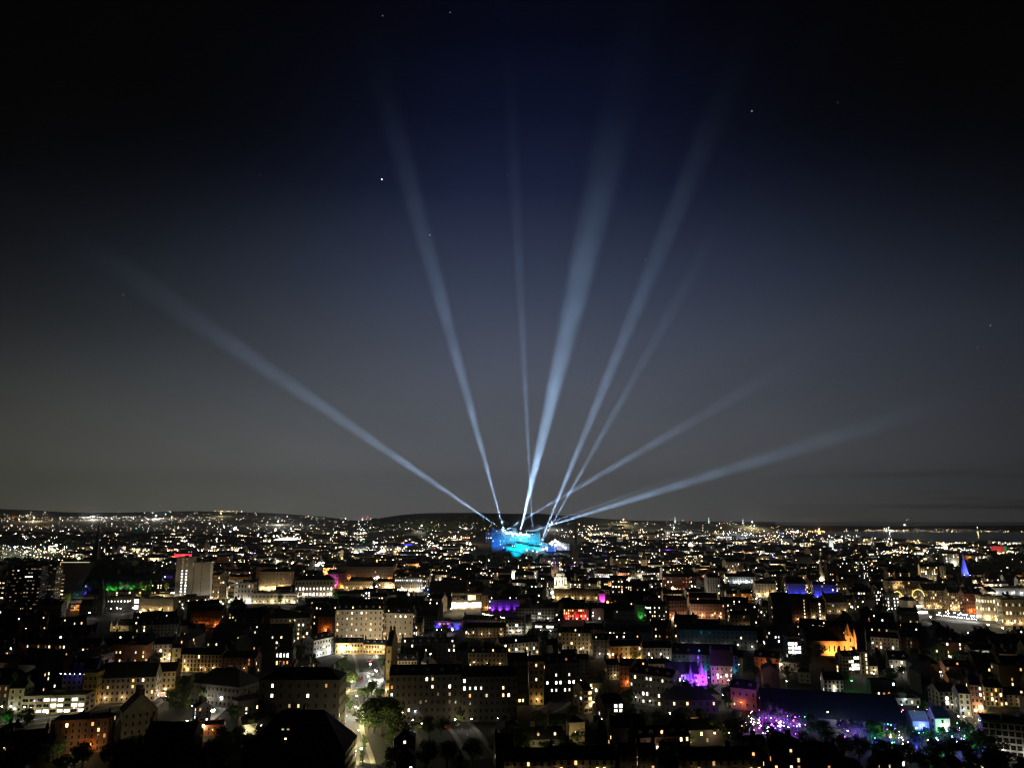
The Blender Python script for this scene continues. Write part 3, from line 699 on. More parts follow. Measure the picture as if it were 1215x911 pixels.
# --- bottom left
place(60, 123, 893, 855, 12, 12, name='apartment_block', label='red brick apartment block with white window frames and two lit windows at its end', short='red brick apartments', wall=BRICK, roof='flat', storeys=5, bays=9, lit=.07, mix=MIXO, wash='orange', wp=1.0, wd=7)
place(122, 160, 882, 842, -55, 16, label='black gabled block rising behind the red brick apartments, its far wall faintly blue', wall=GREY, storeys=4, lit=0, rpitch=1.0)
place(27, 97, 847, 826, 6, 13, name='office_block', label='long buff office block with three rows of broad windows, several brightly lit', short='strip-windowed office', wall=BUFF, roof='flat', storeys=3, bays=9, ww=3.0, wh=1.6, style='strip', wash='yellow', wp=.55, litmap=row('...###.#.', '....##.##', '..##.##.#', m=W_WHT), wn=3)
place(8, 26, 846, 816, 6, 11, label='narrow pale end building with a lit ground floor beside the strip-windowed office', wall=BUFF, storeys=4, lit=.1, wash='cool', wp=.5, wn=1)
place(-14, 7, 846, 812, 6, 11, label='building at the picture edge with two pairs of orange windows', wall=DARK, storeys=4, bays=3, litmap=row('.##', '.##', '', m=W_ORG))
place(72, 95, 826, 799, 8, 12, label='tenement end whose top storey is washed deep blue under four white lamps', short='blue-washed top storey', wall=BUFF, storeys=4, bays=4, lit=0, roof='hip')
place(96, 113, 838, 799, 8, 12, label='tall ochre tenement crowned with four glaring lamps beside the blue-washed top storey', wall=OCHRE, storeys=4, bays=3, lit=0, wash='yellow', wp=1.2, wn=1, roof='flat')
place(114, 180, 833, 803, 10, 14, label='long pale tenement lit from the street, under a broad black roof', short='long pale tenement', wall=BUFF, storeys=4, bays=12, lit=.08, mix=MIXO, wash='yellow', wp=.65, wn=4, rpitch=1.0)
place(180, 207, 824, 796, 10, 14, label='ochre stone tenement at the corner above the bus', wall=OCHRE, storeys=4, bays=5, lit=.0, wash='warm', wp=.8, wn=2)
for i in range(4):                                            # crown lamps
    for x, c_ in ((74.5 + 5.4 * i, 'blue'), (97.5 + 5.2 * i, 'white')):
        p = at(x, 799.5, G(x, 834).y - 1.0); street_lamp(p + Vector((0, -1, -.4)), 'white', 0, 1, 0)
        if c_ == 'blue': floodlight(p + Vector((0, -5, -7)), p + Vector((0, 3, -2)), 'blue', 2500, 90)
        elif i % 2: lamp('POINT', 'warm', 300, p + Vector((0, -2, 0)), LAMPS[-1][0]); LAMPS[-1][0].children[-1].location = (0, -1.4, .6)
place(212, 262, 797, 776, -4, 12, label='ochre tenement row with many narrow bays, dimly lit along the street', short='narrow-bayed ochre row', wall=OCHRE, storeys=4, bays=12, lit=.05, wash='warm', wp=.5, wn=3, wh=2.0)
place(262, 302, 799, 780, -4, 12, label='dim brown tenement row continuing from the narrow-bayed ochre row, two pink-lit windows', wall=REDST, storeys=4, bays=8, litmap=row('......#.', '......#.', '', m=W_ORG), wash='warm', wp=.25, wn=2)
place(203, 212, 798, 768, 30, 8, label='narrow yellow-lit gable end standing tall at the street corner', wall=OCHRE, storeys=5, lit=0, wash='yellow', wp=1.0, wn=1)
place(216, 292, 838, 812, -22, 20, name='hall', label='large black hip-roofed block between the bus street and the lit courtyard', wall=DARK, roof='hip', storeys=3, lit=.0, rpitch=.8, guard=False)
place(223, 236, 862, 838, -50, 8, label='grey building end with a stack of lit stair windows by the courtyard', wall=GREY, storeys=5, bays=2, litmap=lambda b, s, nb, st: W_COOL if b == 1 else None, guard=False)
place(257, 275, 828, 799, -10, 10, label='pale grey block with stacked windows behind the lit courtyard', wall=WHITE, storeys=4, bays=3, lit=.15, mix=MIXW, wash='cool', wp=.2, wn=1)
place(205, 262, 874, 862, 14, 10, name='terrace', label='low red brick terrace with round wall lamps beside the courtyard', short='low brick terrace', wall=BRICK, roof='flat', storeys=2, bays=9, lit=.12, mix=MIXO, wash='orange', wp=1.4, wn=3)
place(170, 225, 905, 874, 0, 12, label='black roofed house block below the round wall lamps', wall=DARK, storeys=3, lit=0, guard=False, rpitch=.9)
# --- left of the main road
place(306, 398, 880, 806, 0, 16, name='school_building', label='large black hip-roofed school block with a few scattered white windows, left of the main road', short='tall black block', wall=DARK, roof='hip', storeys=6, bays=9, chim=2,
      litmap=lambda b, s, nb, st: {(1, 4): W_WHT, (0, 1): W_WHT, (1, 1): W_YEL, (5, 4): W_WHT, (4, 3): W_WARM, (2, 2): W_YEL, (6, 1): W_WHT, (7, 1): W_COOL, (3, 3): W_DIM, (1, 5): W_YEL, (7, 5): W_ORG}.get((b, s)))
place(326, 346, 800, 772, 0, 8, label='dark block with four tall white windows over a row of orange ones', wall=DARK, storeys=3, bays=5, wh=2.6, litmap=lambda b, s, nb, st: {2: W_WHT, 1: W_ORG}.get(s) if b < 4 else None, guard=False)
t = place(288, 404, 930, 893, 0, 26, name='house', label='big black hip-roofed building at the bottom edge with two yellow dormer windows', short='two yellow dormers', wall=DARK, roof='hip', rpitch=1.15, storeys=3, bays=7, chim=1, lit=0)
BOXES.pop()
for dx, dz, m_ in ((-7, 7.6, W_YEL), (-4.6, 7.6, W_WARM), (-4.8, 4.4, W_YEL), (9, 3.4, None), (16, 3.4, None), (-15, 3.4, None)):
    hz_ = at(346, 893, t.location.y - 13).z; dm = put('dormer', dormer_mesh(), t.children[1], (dx, -13 + dz / 1.15, hz_ + dz - .6))
    if m_: dm.material_slots[2].link = 'OBJECT'; dm.material_slots[2].material = m_
place(370, 397, 778, 757, 62, 12, name='house', label='white gabled house glaring under a street lamp at the top of the road', short='white gabled house', wall=WHITE, storeys=3, lit=0, wash='cool', wp=1.2, wn=1)
place(398, 430, 776, 762, 6, 10, name='terrace', label='yellow-lit two-storey terrace closing the main road, left half', short='closing terrace', wall=OCHRE, storeys=2, bays=9, lit=.2, mix=MIXO, wash='yellow', wp=2.0, wn=3, wd=5)
place(430, 457, 776, 764, -6, 10, name='terrace', label='yellow-lit two-storey terrace closing the main road, right half beside the tall gable', wall=OCHRE, storeys=2, bays=8, lit=.3, mix=MIXO, wash='yellow', wp=2.0, wn=3, wd=5)
place(398, 452, 764, 723, 4, 14, name='tenement', label='tall pale tenement with scattered lit windows above the terrace closing the road', short='tall pale tenement', wall=BUFF, storeys=6, bays=10, lit=.28, mix=MIX, wash='warm', wp=.16, wn=2)
place(453, 490, 762, 727, -8, 12, label='pale tenement wing with paired lit windows joining the tall pale tenement', wall=BUFF, storeys=5, bays=6, lit=.28, wash='yellow', wp=.25, wn=2)
place(320, 366, 760, 733, 8, 13, label='buff tenement with a column of yellow windows left of the orange-lit gable', short='buff tenement', wall=BUFF, storeys=5, bays=9, litmap=lambda b, s, nb, st: W_YEL if b == 6 and s < 4 else (pick_pane(MIX) if rnd.random() < .12 else None), wash='warm', wp=.22, wn=2)
place(377, 394, 752, 731, 0, 10, label='narrow brick gable washed orange between two big tenements', short='orange-lit gable', wall=BRICK, storeys=4, bays=3, lit=0, wash='orange', wp=1.6, wn=1)
place(300, 345, 772, 746, 4, 12, label='black tenement with a few bright windows below the buff tenement', wall=DARK, storeys=4, bays=9, lit=.15)
# --- right of the main road
place(457, 463, 826, 766, 0, 26, label='tall thin lit gable edge standing at the right of the main road', wall=OCHRE, storeys=5, lit=0, sidew=False, wash='yellow', wp=.5, wn=1, guard=False)
place(463, 548, 856, 800, 4, 14, label='tall black tenement right of the main road, scattered warm windows in its upper floors', short='tall black tenement', wall=DARK, storeys=6, bays=13, chim=3,
      litmap=lambda b, s, nb, st: {(6, 5): W_WHT, (7, 5): W_YEL, (7, 4): W_WARM, (0, 4): W_ORG, (0, 3): W_COOL, (2, 1): W_YEL, (3, 1): W_WHT, (10, 4): W_WHT, (10, 3): W_DIM, (10, 2): W_DIM, (8, 3): W_DIM, (5, 2): W_DIM}.get((b, s)))
place(549, 612, 856, 802, 4, 14, label='black tenement continuing the long dark block, small clusters of white windows', wall=DARK, storeys=6, bays=10, chim=3,
      litmap=lambda b, s, nb, st: {(0, 5): W_WHT, (0, 4): W_WHT, (1, 4): W_WHT, (1, 3): W_ORG, (3, 4): W_WHT, (4, 3): W_YEL, (7, 4): W_YEL, (7, 3): W_WARM, (8, 3): W_YEL, (2, 4): W_WHT}.get((b, s)))
place(458, 494, 794, 783, 0, 10, name='terrace', label='low ochre terrace front peeping over the long black roof', wall=OCHRE, storeys=2, bays=10, lit=.05, wash='warm', wp=.5, wn=2)
place(476, 540, 784, 763, 0, 12, label='black tenement with a line of small white windows behind the low ochre terrace', wall=DARK, storeys=4, bays=12, lit=.22, mix=MIXW)
place(556, 602, 792, 774, 0, 11, label='grey-brown tenement with a warm pair of windows behind the long dark block', wall=BUFF, storeys=3, bays=10, lit=.12, wash='warm', wp=.12, wn=2)
# --- bottom middle
place(628, 645, 836, 784, 0, 9, label='tall pale yellow stair tower facing the street between black blocks', short='yellow stair tower', wall=OCHRE, storeys=6, bays=3, lit=.08, wash='yellow', wp=.55, wn=1)
place(646, 690, 832, 786, 10, 14, label='black block with two rows of paired bright windows right of the pale stair tower', wall=DARK, storeys=5, bays=8, litmap=row('........', '..#..#..', '#.##.##.', '.##.##..', '........'))
place(602, 627, 836, 785, 6, 14, label='black block with low orange windows left of the pale stair tower', wall=DARK, storeys=5, bays=6, litmap=row('', '', '', '##....', '.####.', m=W_WARM))
place(690, 706, 846, 818, 28, 12, label='brown corner block with a stack of lit bay windows by the small street', wall=BUFF, storeys=4, bays=2, ww=2.2, style='strip', litmap=lambda b, s, nb, st: W_WARM if b == 1 and s > 0 else None, wash='warm', wp=.25, wn=1)
place(714, 742, 858, 834, 12, 13, label='dark brown block with bright yellow paired windows, behind the lit green bush', wall=DARK, storeys=4, bays=4, ww=1.8, style='strip', litmap=row('..##', '..##', '....'), guard=False)
place(746, 800, 838, 800, -38, 12, label='long grey tenement stepping down diagonally with rows of white windows', short='diagonal grey tenement', wall=GREY, storeys=4, bays=11, lit=.38, mix=MIXW, wash='white', wp=.10, wn=2)
place(735, 770, 815, 790, -12, 12, label='red sandstone tenement washed orange, dark windows', short='orange-washed tenement', wall=REDST, storeys=4, bays=7, lit=.08, mix=MIXO, wash='orange', wp=1.1, wn=2)
place(719, 736, 806, 788, 10, 10, label='pale corner tenement beside the orange-washed one', wall=BUFF, storeys=4, bays=4, lit=.1, wash='yellow', wp=.5, wn=1)
place(724, 768, 785, 766, 8, 12, label='tenement glowing amber behind one fierce sodium lamp', short='amber tenement', wall=BUFF, storeys=3, bays=8, lit=.1, wash='orange', wp=.7, wn=2)
place(662, 704, 776, 750, -10, 12, label='pale grey tenement with a regular grid of dark windows, lit at street level', short='gridded grey tenement', wall=BUFF, storeys=5, bays=9, lit=.10, wash='white', wp=.4, wn=2)
place(704, 762, 780, 758, 6, 12, label='long tenement with a line of lit top-floor windows', wall=GREY, storeys=4, bays=14, litmap=lambda b, s, nb, st: W_YEL if s == 3 and 5 < b < 14 else None, wash='white', wp=.35, wn=3)
place(764, 800, 788, 768, 0, 12, label='grey slate-roofed tenement with dim windows right of the amber tenement', wall=GREY, storeys=4, bays=8, lit=.1, wash='cool', wp=.15, wn=2)
place(766, 800, 800, 787, 0, 10, name='villa', label='low pale villa with a black hip roof left of the purple spires', wall=BUFF, roof='hip', storeys=2, bays=6, lit=0, wash='warm', wp=.7, wn=2)
place(800, 875, 800, 776, -8, 14, label='long grey tenement under a sweeping black roof with cyan lamps along its base', short='cyan-lamped tenement', wall=GREY, storeys=4, bays=14, lit=.04, mix=[(W_CYAN, 1)], wash='cyan', wp=.35, wn=3, rpitch=.9)
place(806, 896, 770, 747, -10, 12, label='long grey tenement with pale dormers above the sweeping black roof', wall=GREY, storeys=4, bays=18, lit=.04, wash='white', wp=.16, wn=4)
place(790, 850, 846, 830, 0, 14, name='hall', label='broad round-roofed black hall below the purple spires, three lit windows under its eaves', short='round-roofed hall', wall=DARK, roof='hip', storeys=2, bays=8, rpitch=.9, litmap=row('.#.#...#', '........', m=W_WARM))
place(866, 900, 842, 816, -30, 12, name='hall', label='red-orange gabled wall lit from below, right of the round-roofed hall', wall=REDST, storeys=2, bays=4, lit=0, wash='orange', wp=1.4, wn=2)
place(843, 872, 812, 789, -14, 14, name='hall', label='hall with a plain red-brown roof beside the purple spires', wall=REDST, roofm=TILE, storeys=3, bays=5, rpitch=1.3, litmap=row('', '.#.##'), wash='magenta', wp=.05, wn=1)
# --- bottom edge
for x0, x1, yb, yt, rot, lb, wl, rf in ((-6, 56, 905, 884, 4, 'black roofed block along the bottom left corner', DARK, 'gable'), (600, 654, 925, 902, 0, 'low pale terrace along the bottom edge with one orange window', BUFF, 'gable'), (656, 728, 925, 900, 0, 'low buff terrace along the bottom edge with three warm lit windows', BUFF, 'gable'),
                                    (736, 756, 925, 896, 0, 'first of two grey twin gables at the bottom edge, one window lit', GREY, 'gable'), (760, 780, 925, 896, 0, 'second of two grey twin gables at the bottom edge', GREY, 'gable'),
                                    (810, 868, 925, 901, 0, 'beige terrace at the bottom edge with a bright window pair', BUFF, 'gable'), (870, 905, 925, 900, 0, 'short beige terrace end at the bottom edge beside the dark trees', BUFF, 'gable'),
                                    (920, 996, 925, 896, 0, 'dark roofed row with a pale gable and lit eaves windows at the bottom edge', DARK, 'gable')):
    place(x0, x1, yb, yt, rot, 12, name='terrace', label=lb, wall=wl, roof=rf, storeys=3, lit=.17 if wl != DARK else .12, mix=MIXO, wash='warm' if wl != DARK else None, wp=.10, wn=2, guard=False)
# --- lower right
place(1173, 1235, 900, 858, -24, 14, name='office_block', label='white modern office block with a grid of dark square windows at the right edge', short='white gridded office', wall=WHITE, roof='flat', storeys=5, bays=9, ww=2.0, wh=2.0, lit=.05, wash='white', wp=1.1, wn=2, wd=8)
place(1111, 1128, 868, 851, 0, 8, name='house', label='small white gabled cottage glowing above the coloured gardens', short='small white cottage', wall=WHITE, storeys=2, bays=1, lit=0, wash='white', wp=3.5, wn=1, rpitch=1.2)
place(1116, 1140, 842, 820, 0, 12, name='apartment_block', label='modern stone house with a peaked gable and lit balconies', short='peaked modern house', wall=BUFF, storeys=4, bays=4, ww=1.6, litmap=row('.', '.#.#', '.#..'), wash='white', wp=.16, wn=1)
place(1141, 1152, 850, 822, -14, 12, name='apartment_block', label='narrow white block between the peaked modern house and the brown corner', wall=WHITE, storeys=4, bays=2, lit=.1, wash='cool', wp=.2, wn=1)
place(1153, 1170, 850, 812, -20, 14, name='apartment_block', label='tall brown corner block over the glowing street mouth', short='brown corner block', wall=REDST, storeys=5, bays=3, litmap=row('..#', '..#', '', '..#'), wash='yellow', wp=.7, wn=1)
place(1170, 1192, 838, 815, -14, 12, label='buff tenement with warm windows right of the brown corner block', wall=BUFF, storeys=4, bays=4, lit=.3, mix=MIXO, wash='warm', wp=.25, wn=1)
place(1192, 1222, 838, 824, -14, 11, label='lower buff tenement running to the right edge', wall=BUFF, storeys=3, bays=5, lit=.1, wash='warm', wp=.2, wn=1)
place(1060, 1092, 836, 829, -8, 12, name='pavilion', label='low white-fronted pavilion tinged violet beside the dark hall', short='violet pavilion', wall=WHITE, roof='flat', storeys=1, bays=5, lit=.3, mix=MIXW, wash='cool', wp=1.0, wn=2)
place(1083, 1104, 866, 855, -12, 12, name='marquee', label='glowing blue marquee in front of the small white cottage', short='blue marquee', wall=WHITE, roof='gable', roofm=WHITE, chim=0, storeys=1, bays=3, lit=0, dark=False, wash='blue', wp=26, wn=1)
place(902, 1075, 862, 853, -16, 60, name='hall', label='huge black low-roofed hall filling the ground right of the violet trees', short='huge black hall', wall=DARK, roof='gable', storeys=2, bays=10, lit=0, dark=False, rpitch=.28, chim=0, guard=False)
place(978, 1002, 822, 806, -12, 12, name='house', label='white-lit gabled front glowing above the huge black hall', wall=WHITE, storeys=3, bays=5, lit=.15, wash='white', wp=.8, wn=1)
place(1000, 1022, 800, 778, 8, 10, name='office_block', label='modern block with a bright glazed corner below the orange church', wall=BUFF, storeys=5, bays=6, ww=1.6, style='strip', litmap=row('....##', '..##..', '...###', '..####'), wash='warm', wp=.12, wn=1)
place(1023, 1031, 800, 774, 8, 9, name='stair_tower', label='slim pale stair tower with a column of lights below the orange church', wall=BUFF, roof='flat', storeys=5, bays=2, litmap=lambda b, s, nb, st: W_YEL if b == 1 else None)
place(1032, 1042, 800, 789, 0, 8, name='house', label='small gable glowing pale yellow beside the slim stair tower', wall=WHITE, storeys=2, bays=1, lit=0, wash='yellow', wp=.9, wn=1, rpitch=1.3)
place(936, 955, 781, 756, 0, 11, name='office_block', label='grey block with a dense patch of blazing white windows', short='blazing window grid', wall=CONC, roof='flat', storeys=5, bays=5, ww=2.0, wh=2.2, litmap=row('', '###.', '####', '####', '', m=L_COOL if False else W_WHT), wash='cool', wp=.1, wn=1)
place(912, 930, 768, 748, 0, 11, label='dark building with a slanting run of three bright windows', wall=GREY, storeys=4, bays=5, litmap=row('#....', '..##.', '...#.'))
place(940, 962, 738, 710, 0, 12, name='apartment_block', label='brown block with a single bright column of stair windows', short='bright stair column', wall=REDST, roof='flat', storeys=7, bays=5, litmap=lambda b, s, nb, st: W_YEL if b == 3 else None, wash='warm', wp=.12, wn=1)
place(963, 980, 736, 714, 0, 12, label='stone block with a short bright column of windows beside the brown one', wall=BUFF, storeys=5, bays=4, litmap=lambda b, s, nb, st: W_WHT if b == 2 else None, wash='warm', wp=.15, wn=1)
place(918, 940, 740, 712, 0, 14, label='tall dark rounded gable left of the bright stair column', wall=GREY, storeys=5, bays=4, lit=.06, rpitch=1.1)
place(980, 1008, 728, 714, 10, 14, label='black steep-roofed building with a stone gable in front of the blue-lit rows', wall=BUFF, storeys=2, bays=5, lit=.1, rpitch=1.4, wash='warm', wp=.12, wn=1)
place(934, 956, 708, 692, 0, 12, label='gabled row washed deep blue, left of the golden spire', short='blue-washed row', wall=GREY, storeys=4, bays=8, lit=.1, mix=MIXW, wash='blue', wp=2.6, wn=2)
place(966, 993, 710, 693, -8, 12, label='second gabled row washed deep blue, right under the golden spire', wall=GREY, storeys=4, bays=9, lit=.1, mix=MIXW, wash='blue', wp=2.6, wn=2)
place(897, 921, 708, 692, 0, 12, label='pink sandstone front glowing at the foot of a crowded street', short='pink sandstone front', wall=BUFF, storeys=4, bays=7, lit=.2, mix=MIXO, wash='warm', wp=1.5, wn=2)
place(1040, 1052, 722, 700, 4, 10, name='office_block', label='dark block with white window stacks left of the market lights', wall=DARK, storeys=5, bays=5, litmap=row('.##..', '#.#..', '##...', '#....'))
place(1053, 1068, 724, 704, 4, 10, name='office_block', label='dark block with two stacks of paired white windows beside the market', wall=DARK, storeys=5, bays=4, litmap=row('....', '#.##', '#.##', '#.##', '####'), roof='flat')
place(1056, 1108, 712, 689, -6, 16, name='railway_hotel', label='long buff palace front with arcades and a small central turret behind the market', short='buff palace front', wall=BUFF, storeys=5, bays=16, lit=.10, mix=MIXO, wash='yellow', wp=.35, wn=4, roof='hip')
place(1098, 1128, 722, 700, -4, 16, name='hotel', label='grand hotel front with a tall dormer gable, left half', short='grand gabled hotel', wall=BUFF, storeys=6, bays=12, lit=.14, mix=MIXO, wash='yellow', wp=.55, wn=3, rpitch=1.0, chim=3)
place(1128, 1146, 724, 703, -6, 14, name='hotel', label='grand hotel wing with crowded chimneys next to the tall dormer gable', wall=BUFF, storeys=6, bays=8, lit=.16, mix=MIXO, wash='yellow', wp=.6, wn=2, chim=3)
place(1146, 1167, 728, 704, -8, 14, name='tenement', label='sandstone block washed orange by sodium lamps beside the classical office', short='orange sandstone block', wall=REDST, storeys=5, bays=8, lit=.14, mix=MIXO, wash='orange', wp=1.6, wn=2, chim=3)
place(1167, 1193, 736, 708, -10, 16, name='classical_office', label='classical stone office with three rows of bright windows', short='classical stone office', wall=BUFF, roof='flat', storeys=3, bays=8, ww=1.1, wh=2.8, lit=.93, mix=[(W_YEL, 1)], wash='yellow', wp=.6, wn=3)
place(1193, 1240, 742, 712, -10, 16, name='classical_office', label='classical stone office running out of the picture, fewer windows lit', wall=BUFF, roof='flat', storeys=3, bays=13, ww=1.1, wh=2.8, lit=.6, mix=[(W_YEL, 1)], wash='yellow', wp=.28, wn=3)
place(1180, 1235, 706, 698, -10, 30, name='station_hall', label='low hall with a pale roof edge behind the classical office', wall=CONC, roof='flat', storeys=1, bays=8, lit=.3, mix=MIXW, wash='cool', wp=.8, wn=2)
# --- middle
place(612, 657, 737, 722, 0, 16, name='office_block', label='grey modern slab with three rows of dark strip windows, left of the red-lit gables', short='grey modern slab', wall=CONC, roof='flat', storeys=4, bays=12, ww=2.2, wh=1.7, style='strip', lit=.02, wash='white', wp=.25, wn=3)
place(600, 622, 752, 735, 4, 14, name='office_block', label='pale concrete block stepping forward below the grey modern slab', wall=CONC, roof='flat', storeys=4, bays=6, ww=2.2, style='strip', lit=.04, wash='white', wp=.45, wn=2)
place(624, 631, 750, 731, 4, 10, name='stair_tower', label='slim concrete stair tower between the two modern blocks', wall=CONC, roof='flat', storeys=4, bays=1, lit=0, dark=False, wash='white', wp=.5, wn=1)
place(634, 662, 752, 740, -8, 16, name='office_block', label='low concrete wing with two glaring skylights and a lit lobby', wall=CONC, roof='flat', storeys=2, bays=6, ww=3, style='strip', litmap=row('##.##', '......'), wash='white', wp=.3, wn=1)
place(669, 698, 736, 722, 0, 12, label='turreted row washed scarlet with glowing orange windows', short='scarlet-washed row', wall=REDST, storeys=4, bays=12, lit=.3, mix=MIXO, wash='red', wp=3.2, wn=3, rpitch=1.0, chim=4)
place(580, 616, 726, 711, 4, 12, label='tenement row washed violet to blue behind the festoon lights', short='violet-washed row', wall=GREY, storeys=4, bays=12, lit=.08, mix=MIXW, wash='violet', wp=2.6, wn=3)
place(571, 583, 724, 706, 0, 12, name='stair_tower', label='orange-lit stone tower with a pointed cap between the museum and the violet row', wall=BUFF, roof='hip', rpitch=2.2, chim=0, storeys=5, bays=3, lit=.1, wash='orange', wp=2.6, wn=1)
place(536, 574, 722, 704, 6, 18, name='museum', label='sandstone museum with a blazing white glazed front', short='blazing museum front', wall=SAND, roof='flat', storeys=2, bays=8, ww=5.2, wh=7, style='strip', litmap=lambda b, s, nb, st: L_WARM if False else (W_WHT if s == 0 else (W_YEL if b in (4, 5) else None)), wash='warm', wp=1.3, wn=3)
place(509, 551, 708, 691, -6, 22, name='theatre', label='plain black theatre box behind the museum', wall=DARK, roof='flat', storeys=3, bays=4, lit=0, dark=False)
place(515, 548, 748, 737, 0, 10, name='stage', label='small stage building glowing blue and crimson behind a row of white lamps', short='blue-crimson stage', wall=GREY, roof='flat', storeys=2, bays=7, ww=2, style='strip', lit=.3, mix=[(W_RED, 1)], wash='blue', wp=4.5, wn=2)
place(549, 592, 744, 735, -10, 12, label='low grey crescent with a violet tint right of the stage', wall=GREY, storeys=2, bays=12, lit=.06, wash='violet', wp=.4, wn=2)
place(552, 600, 756, 744, 0, 12, label='brown tenement with one bright pair of lamps below the violet row', wall=BUFF, storeys=3, bays=12, lit=.06, wash='warm', wp=.10, wn=2)
place(448, 500, 754, 738, -4, 12, label='green-grey tenement with white windows right of the tall pale tenement', wall=BUFF, storeys=4, bays=12, lit=.16, wash='yellow', wp=.16, wn=2)
place(350, 394, 708, 688, 4, 16, name='university_hall', label='university hall with two dense rows of round-headed lit windows', short='arcaded hall', wall=BUFF, roof='hip', storeys=3, bays=11, ww=1.8, wh=3.2, litmap=lambda b, s, nb, st: W_WHT if (b > 1 and s < 2) or (s == 1) else None, wash='white', wp=.5, wn=3, rpitch=.8)
place(298, 350, 716, 704, 2, 14, name='university_building', label='long cream colonnaded building left of the hall of lit arches', short='cream colonnade', wall=WHITE, roof='flat', storeys=2, bays=12, ww=2.0, lit=.15, mix=[(W_YEL, 1)], wash='yellow', wp=.45, wn=3)
place(307, 345, 700, 678, 2, 14, name='university_building', label='amber-lit front under black roofs behind the cream colonnade', wall=SAND, roof='hip', storeys=4, bays=10, lit=.1, mix=MIXO, wash='warm', wp=1.1, wn=3)
place(388, 400, 698, 681, 0, 10, label='narrow front drenched in magenta light', short='magenta front', wall=WHITE, roof='flat', storeys=4, bays=4, lit=0, wash='magenta', wp=3.2, wn=1)
place(401, 409, 698, 680, 0, 10, label='narrow amber gable against the magenta front', wall=SAND, storeys=4, bays=2, lit=0, wash='orange', wp=1.6, wn=1)
place(408, 440, 700, 690, 0, 14, name='office_block', label='low dark block with two lines of openings right of the magenta front', wall=BUFF, roof='flat', storeys=2, bays=12, lit=.0, wash='warm', wp=.3, wn=2)
place(468, 500, 702, 686, -4, 14, label='cream building with its street floor blazing white', wall=WHITE, roof='flat', storeys=4, bays=12, litmap=lambda b, s, nb, st: W_WHT if s in (0, 3) else None, wash='warm', wp=.8, wn=3)
place(410, 466, 688, 672, -4, 14, label='old stone rows glowing rose behind the low dark block', wall=SAND, storeys=4, bays=20, lit=.08, mix=MIXO, wash='orange', wp=.45, wn=5)
place(792, 818, 736, 712, 18, 12, label='tall rose-brown tenement corner with a lit street at its foot', short='rose-brown corner', wall=REDST, storeys=5, bays=7, lit=.06, wash='warm', wp=.7, wn=2)
place(820, 860, 734, 716, -6, 12, label='rose-brown tenement row with shop lights, right of the tall corner', wall=REDST, storeys=4, bays=12, lit=.15, mix=MIXO, wash='warm', wp=.5, wn=3)
place(768, 792, 738, 718, 4, 12, label='tenement with crowded orange and white windows left of the rose-brown corner', wall=DARK, storeys=4, bays=9, lit=.55)
place(754, 766, 736, 717, 0, 10, label='narrow gable washed green', short='green-washed gable', wall=GREY, storeys=4, bays=3, lit=0, wash='green', wp=.6, wn=1)
place(868, 890, 748, 729, 0, 11, label='isolated buff block with a blank lit gable on dark ground', wall=BUFF, storeys=4, bays=5, lit=.08, wash='yellow', wp=.3, wn=1)
place(658, 712, 712, 700, -4, 16, name='university_building', label='old college quadrangle front below the lit dome', wall=BUFF, roof='flat', storeys=3, bays=14, lit=.04, wash='warm', wp=.35, wn=3)
place(711, 718, 716, 704, 0, 8, name='stair_tower', label='small turret lit vivid magenta', short='vivid magenta turret', wall=WHITE, roof='dome', storeys=3, bays=1, lit=.3, wash='magenta', wp=5.0, wn=1)
place(788, 820, 700, 684, 0, 14, name='office_block', label='brown block with red and white windows in three rows', wall=REDST, storeys=4, bays=9, lit=.35, mix=[(W_RED, .3), (W_WHT, .4), (W_ORG, .3)])
place(862, 896, 692, 684, -4, 14, label='pale lit front at the foot of the far bridge street', wall=WHITE, storeys=3, bays=12, lit=.1, wash='cool', wp=.4, wn=3)
# --- left middle
place(206, 226, 714, 661, 8, 14, name='tower_block', label='tall white tower block with a glazed stair column and a red lit rooftop', short='white tower block', wall=CONC, roof='flat', storeys=15, bays=4, ww=1.9, wh=2.0, lit=0, litmap=lambda b, s, nb, st: ((W_WHT if rnd.random() < .8 else W_COOL) if s < 11 else W_DIM) if b in (1, 2) else None, wash='white', wp=.5, wn=1, maxw=60, sidew=False, dark=False)
place(226.5, 247, 713, 668, 8, 14, name='tower_block', label='lower plain concrete slab joined to the white tower block, one thin line of dark windows', wall=CONC, roof='flat', storeys=14, bays=5, ww=1.2, wh=1.6, lit=0, litmap=lambda b, s, nb, st: None if b != 2 else False, dark=False, wash='white', wp=.4, wn=1, sidew=False)
place(6, 24, 724, 674, 0, 14, name='office_block', label='dark office tower at the left with faint rows of windows, first bay', short='dark office tower', wall=DARK, roof='flat', storeys=11, bays=6, ww=2.2, wh=1.2, style='strip', lit=.35, mix=[(W_DIM, .95), (W_WHT, .05)])
place(25, 44, 724, 672, 0, 14, name='office_block', label='dark office tower with one blazing white window row near its top', wall=DARK, roof='flat', storeys=11, bays=6, ww=2.2, wh=1.2, style='strip', litmap=lambda b, s, nb, st: W_WHT if s == 8 and b < 3 else (W_DIM if rnd.random() < .4 else None))
place(50, 62, 722, 672, 0, 14, name='office_block', label='narrow dark office tower beside the slanting line of light', wall=DARK, roof='flat', storeys=12, bays=3, ww=2.6, wh=1.2, style='strip', lit=.5, mix=[(W_DIM, 1)])
place(-20, 4, 712, 688, 0, 12, name='office_block', label='office cut by the left picture edge, floors glowing yellow', wall=DARK, roof='flat', storeys=4, bays=5, ww=3, style='strip', litmap=lambda b, s, nb, st: W_YEL if b > 2 else None)
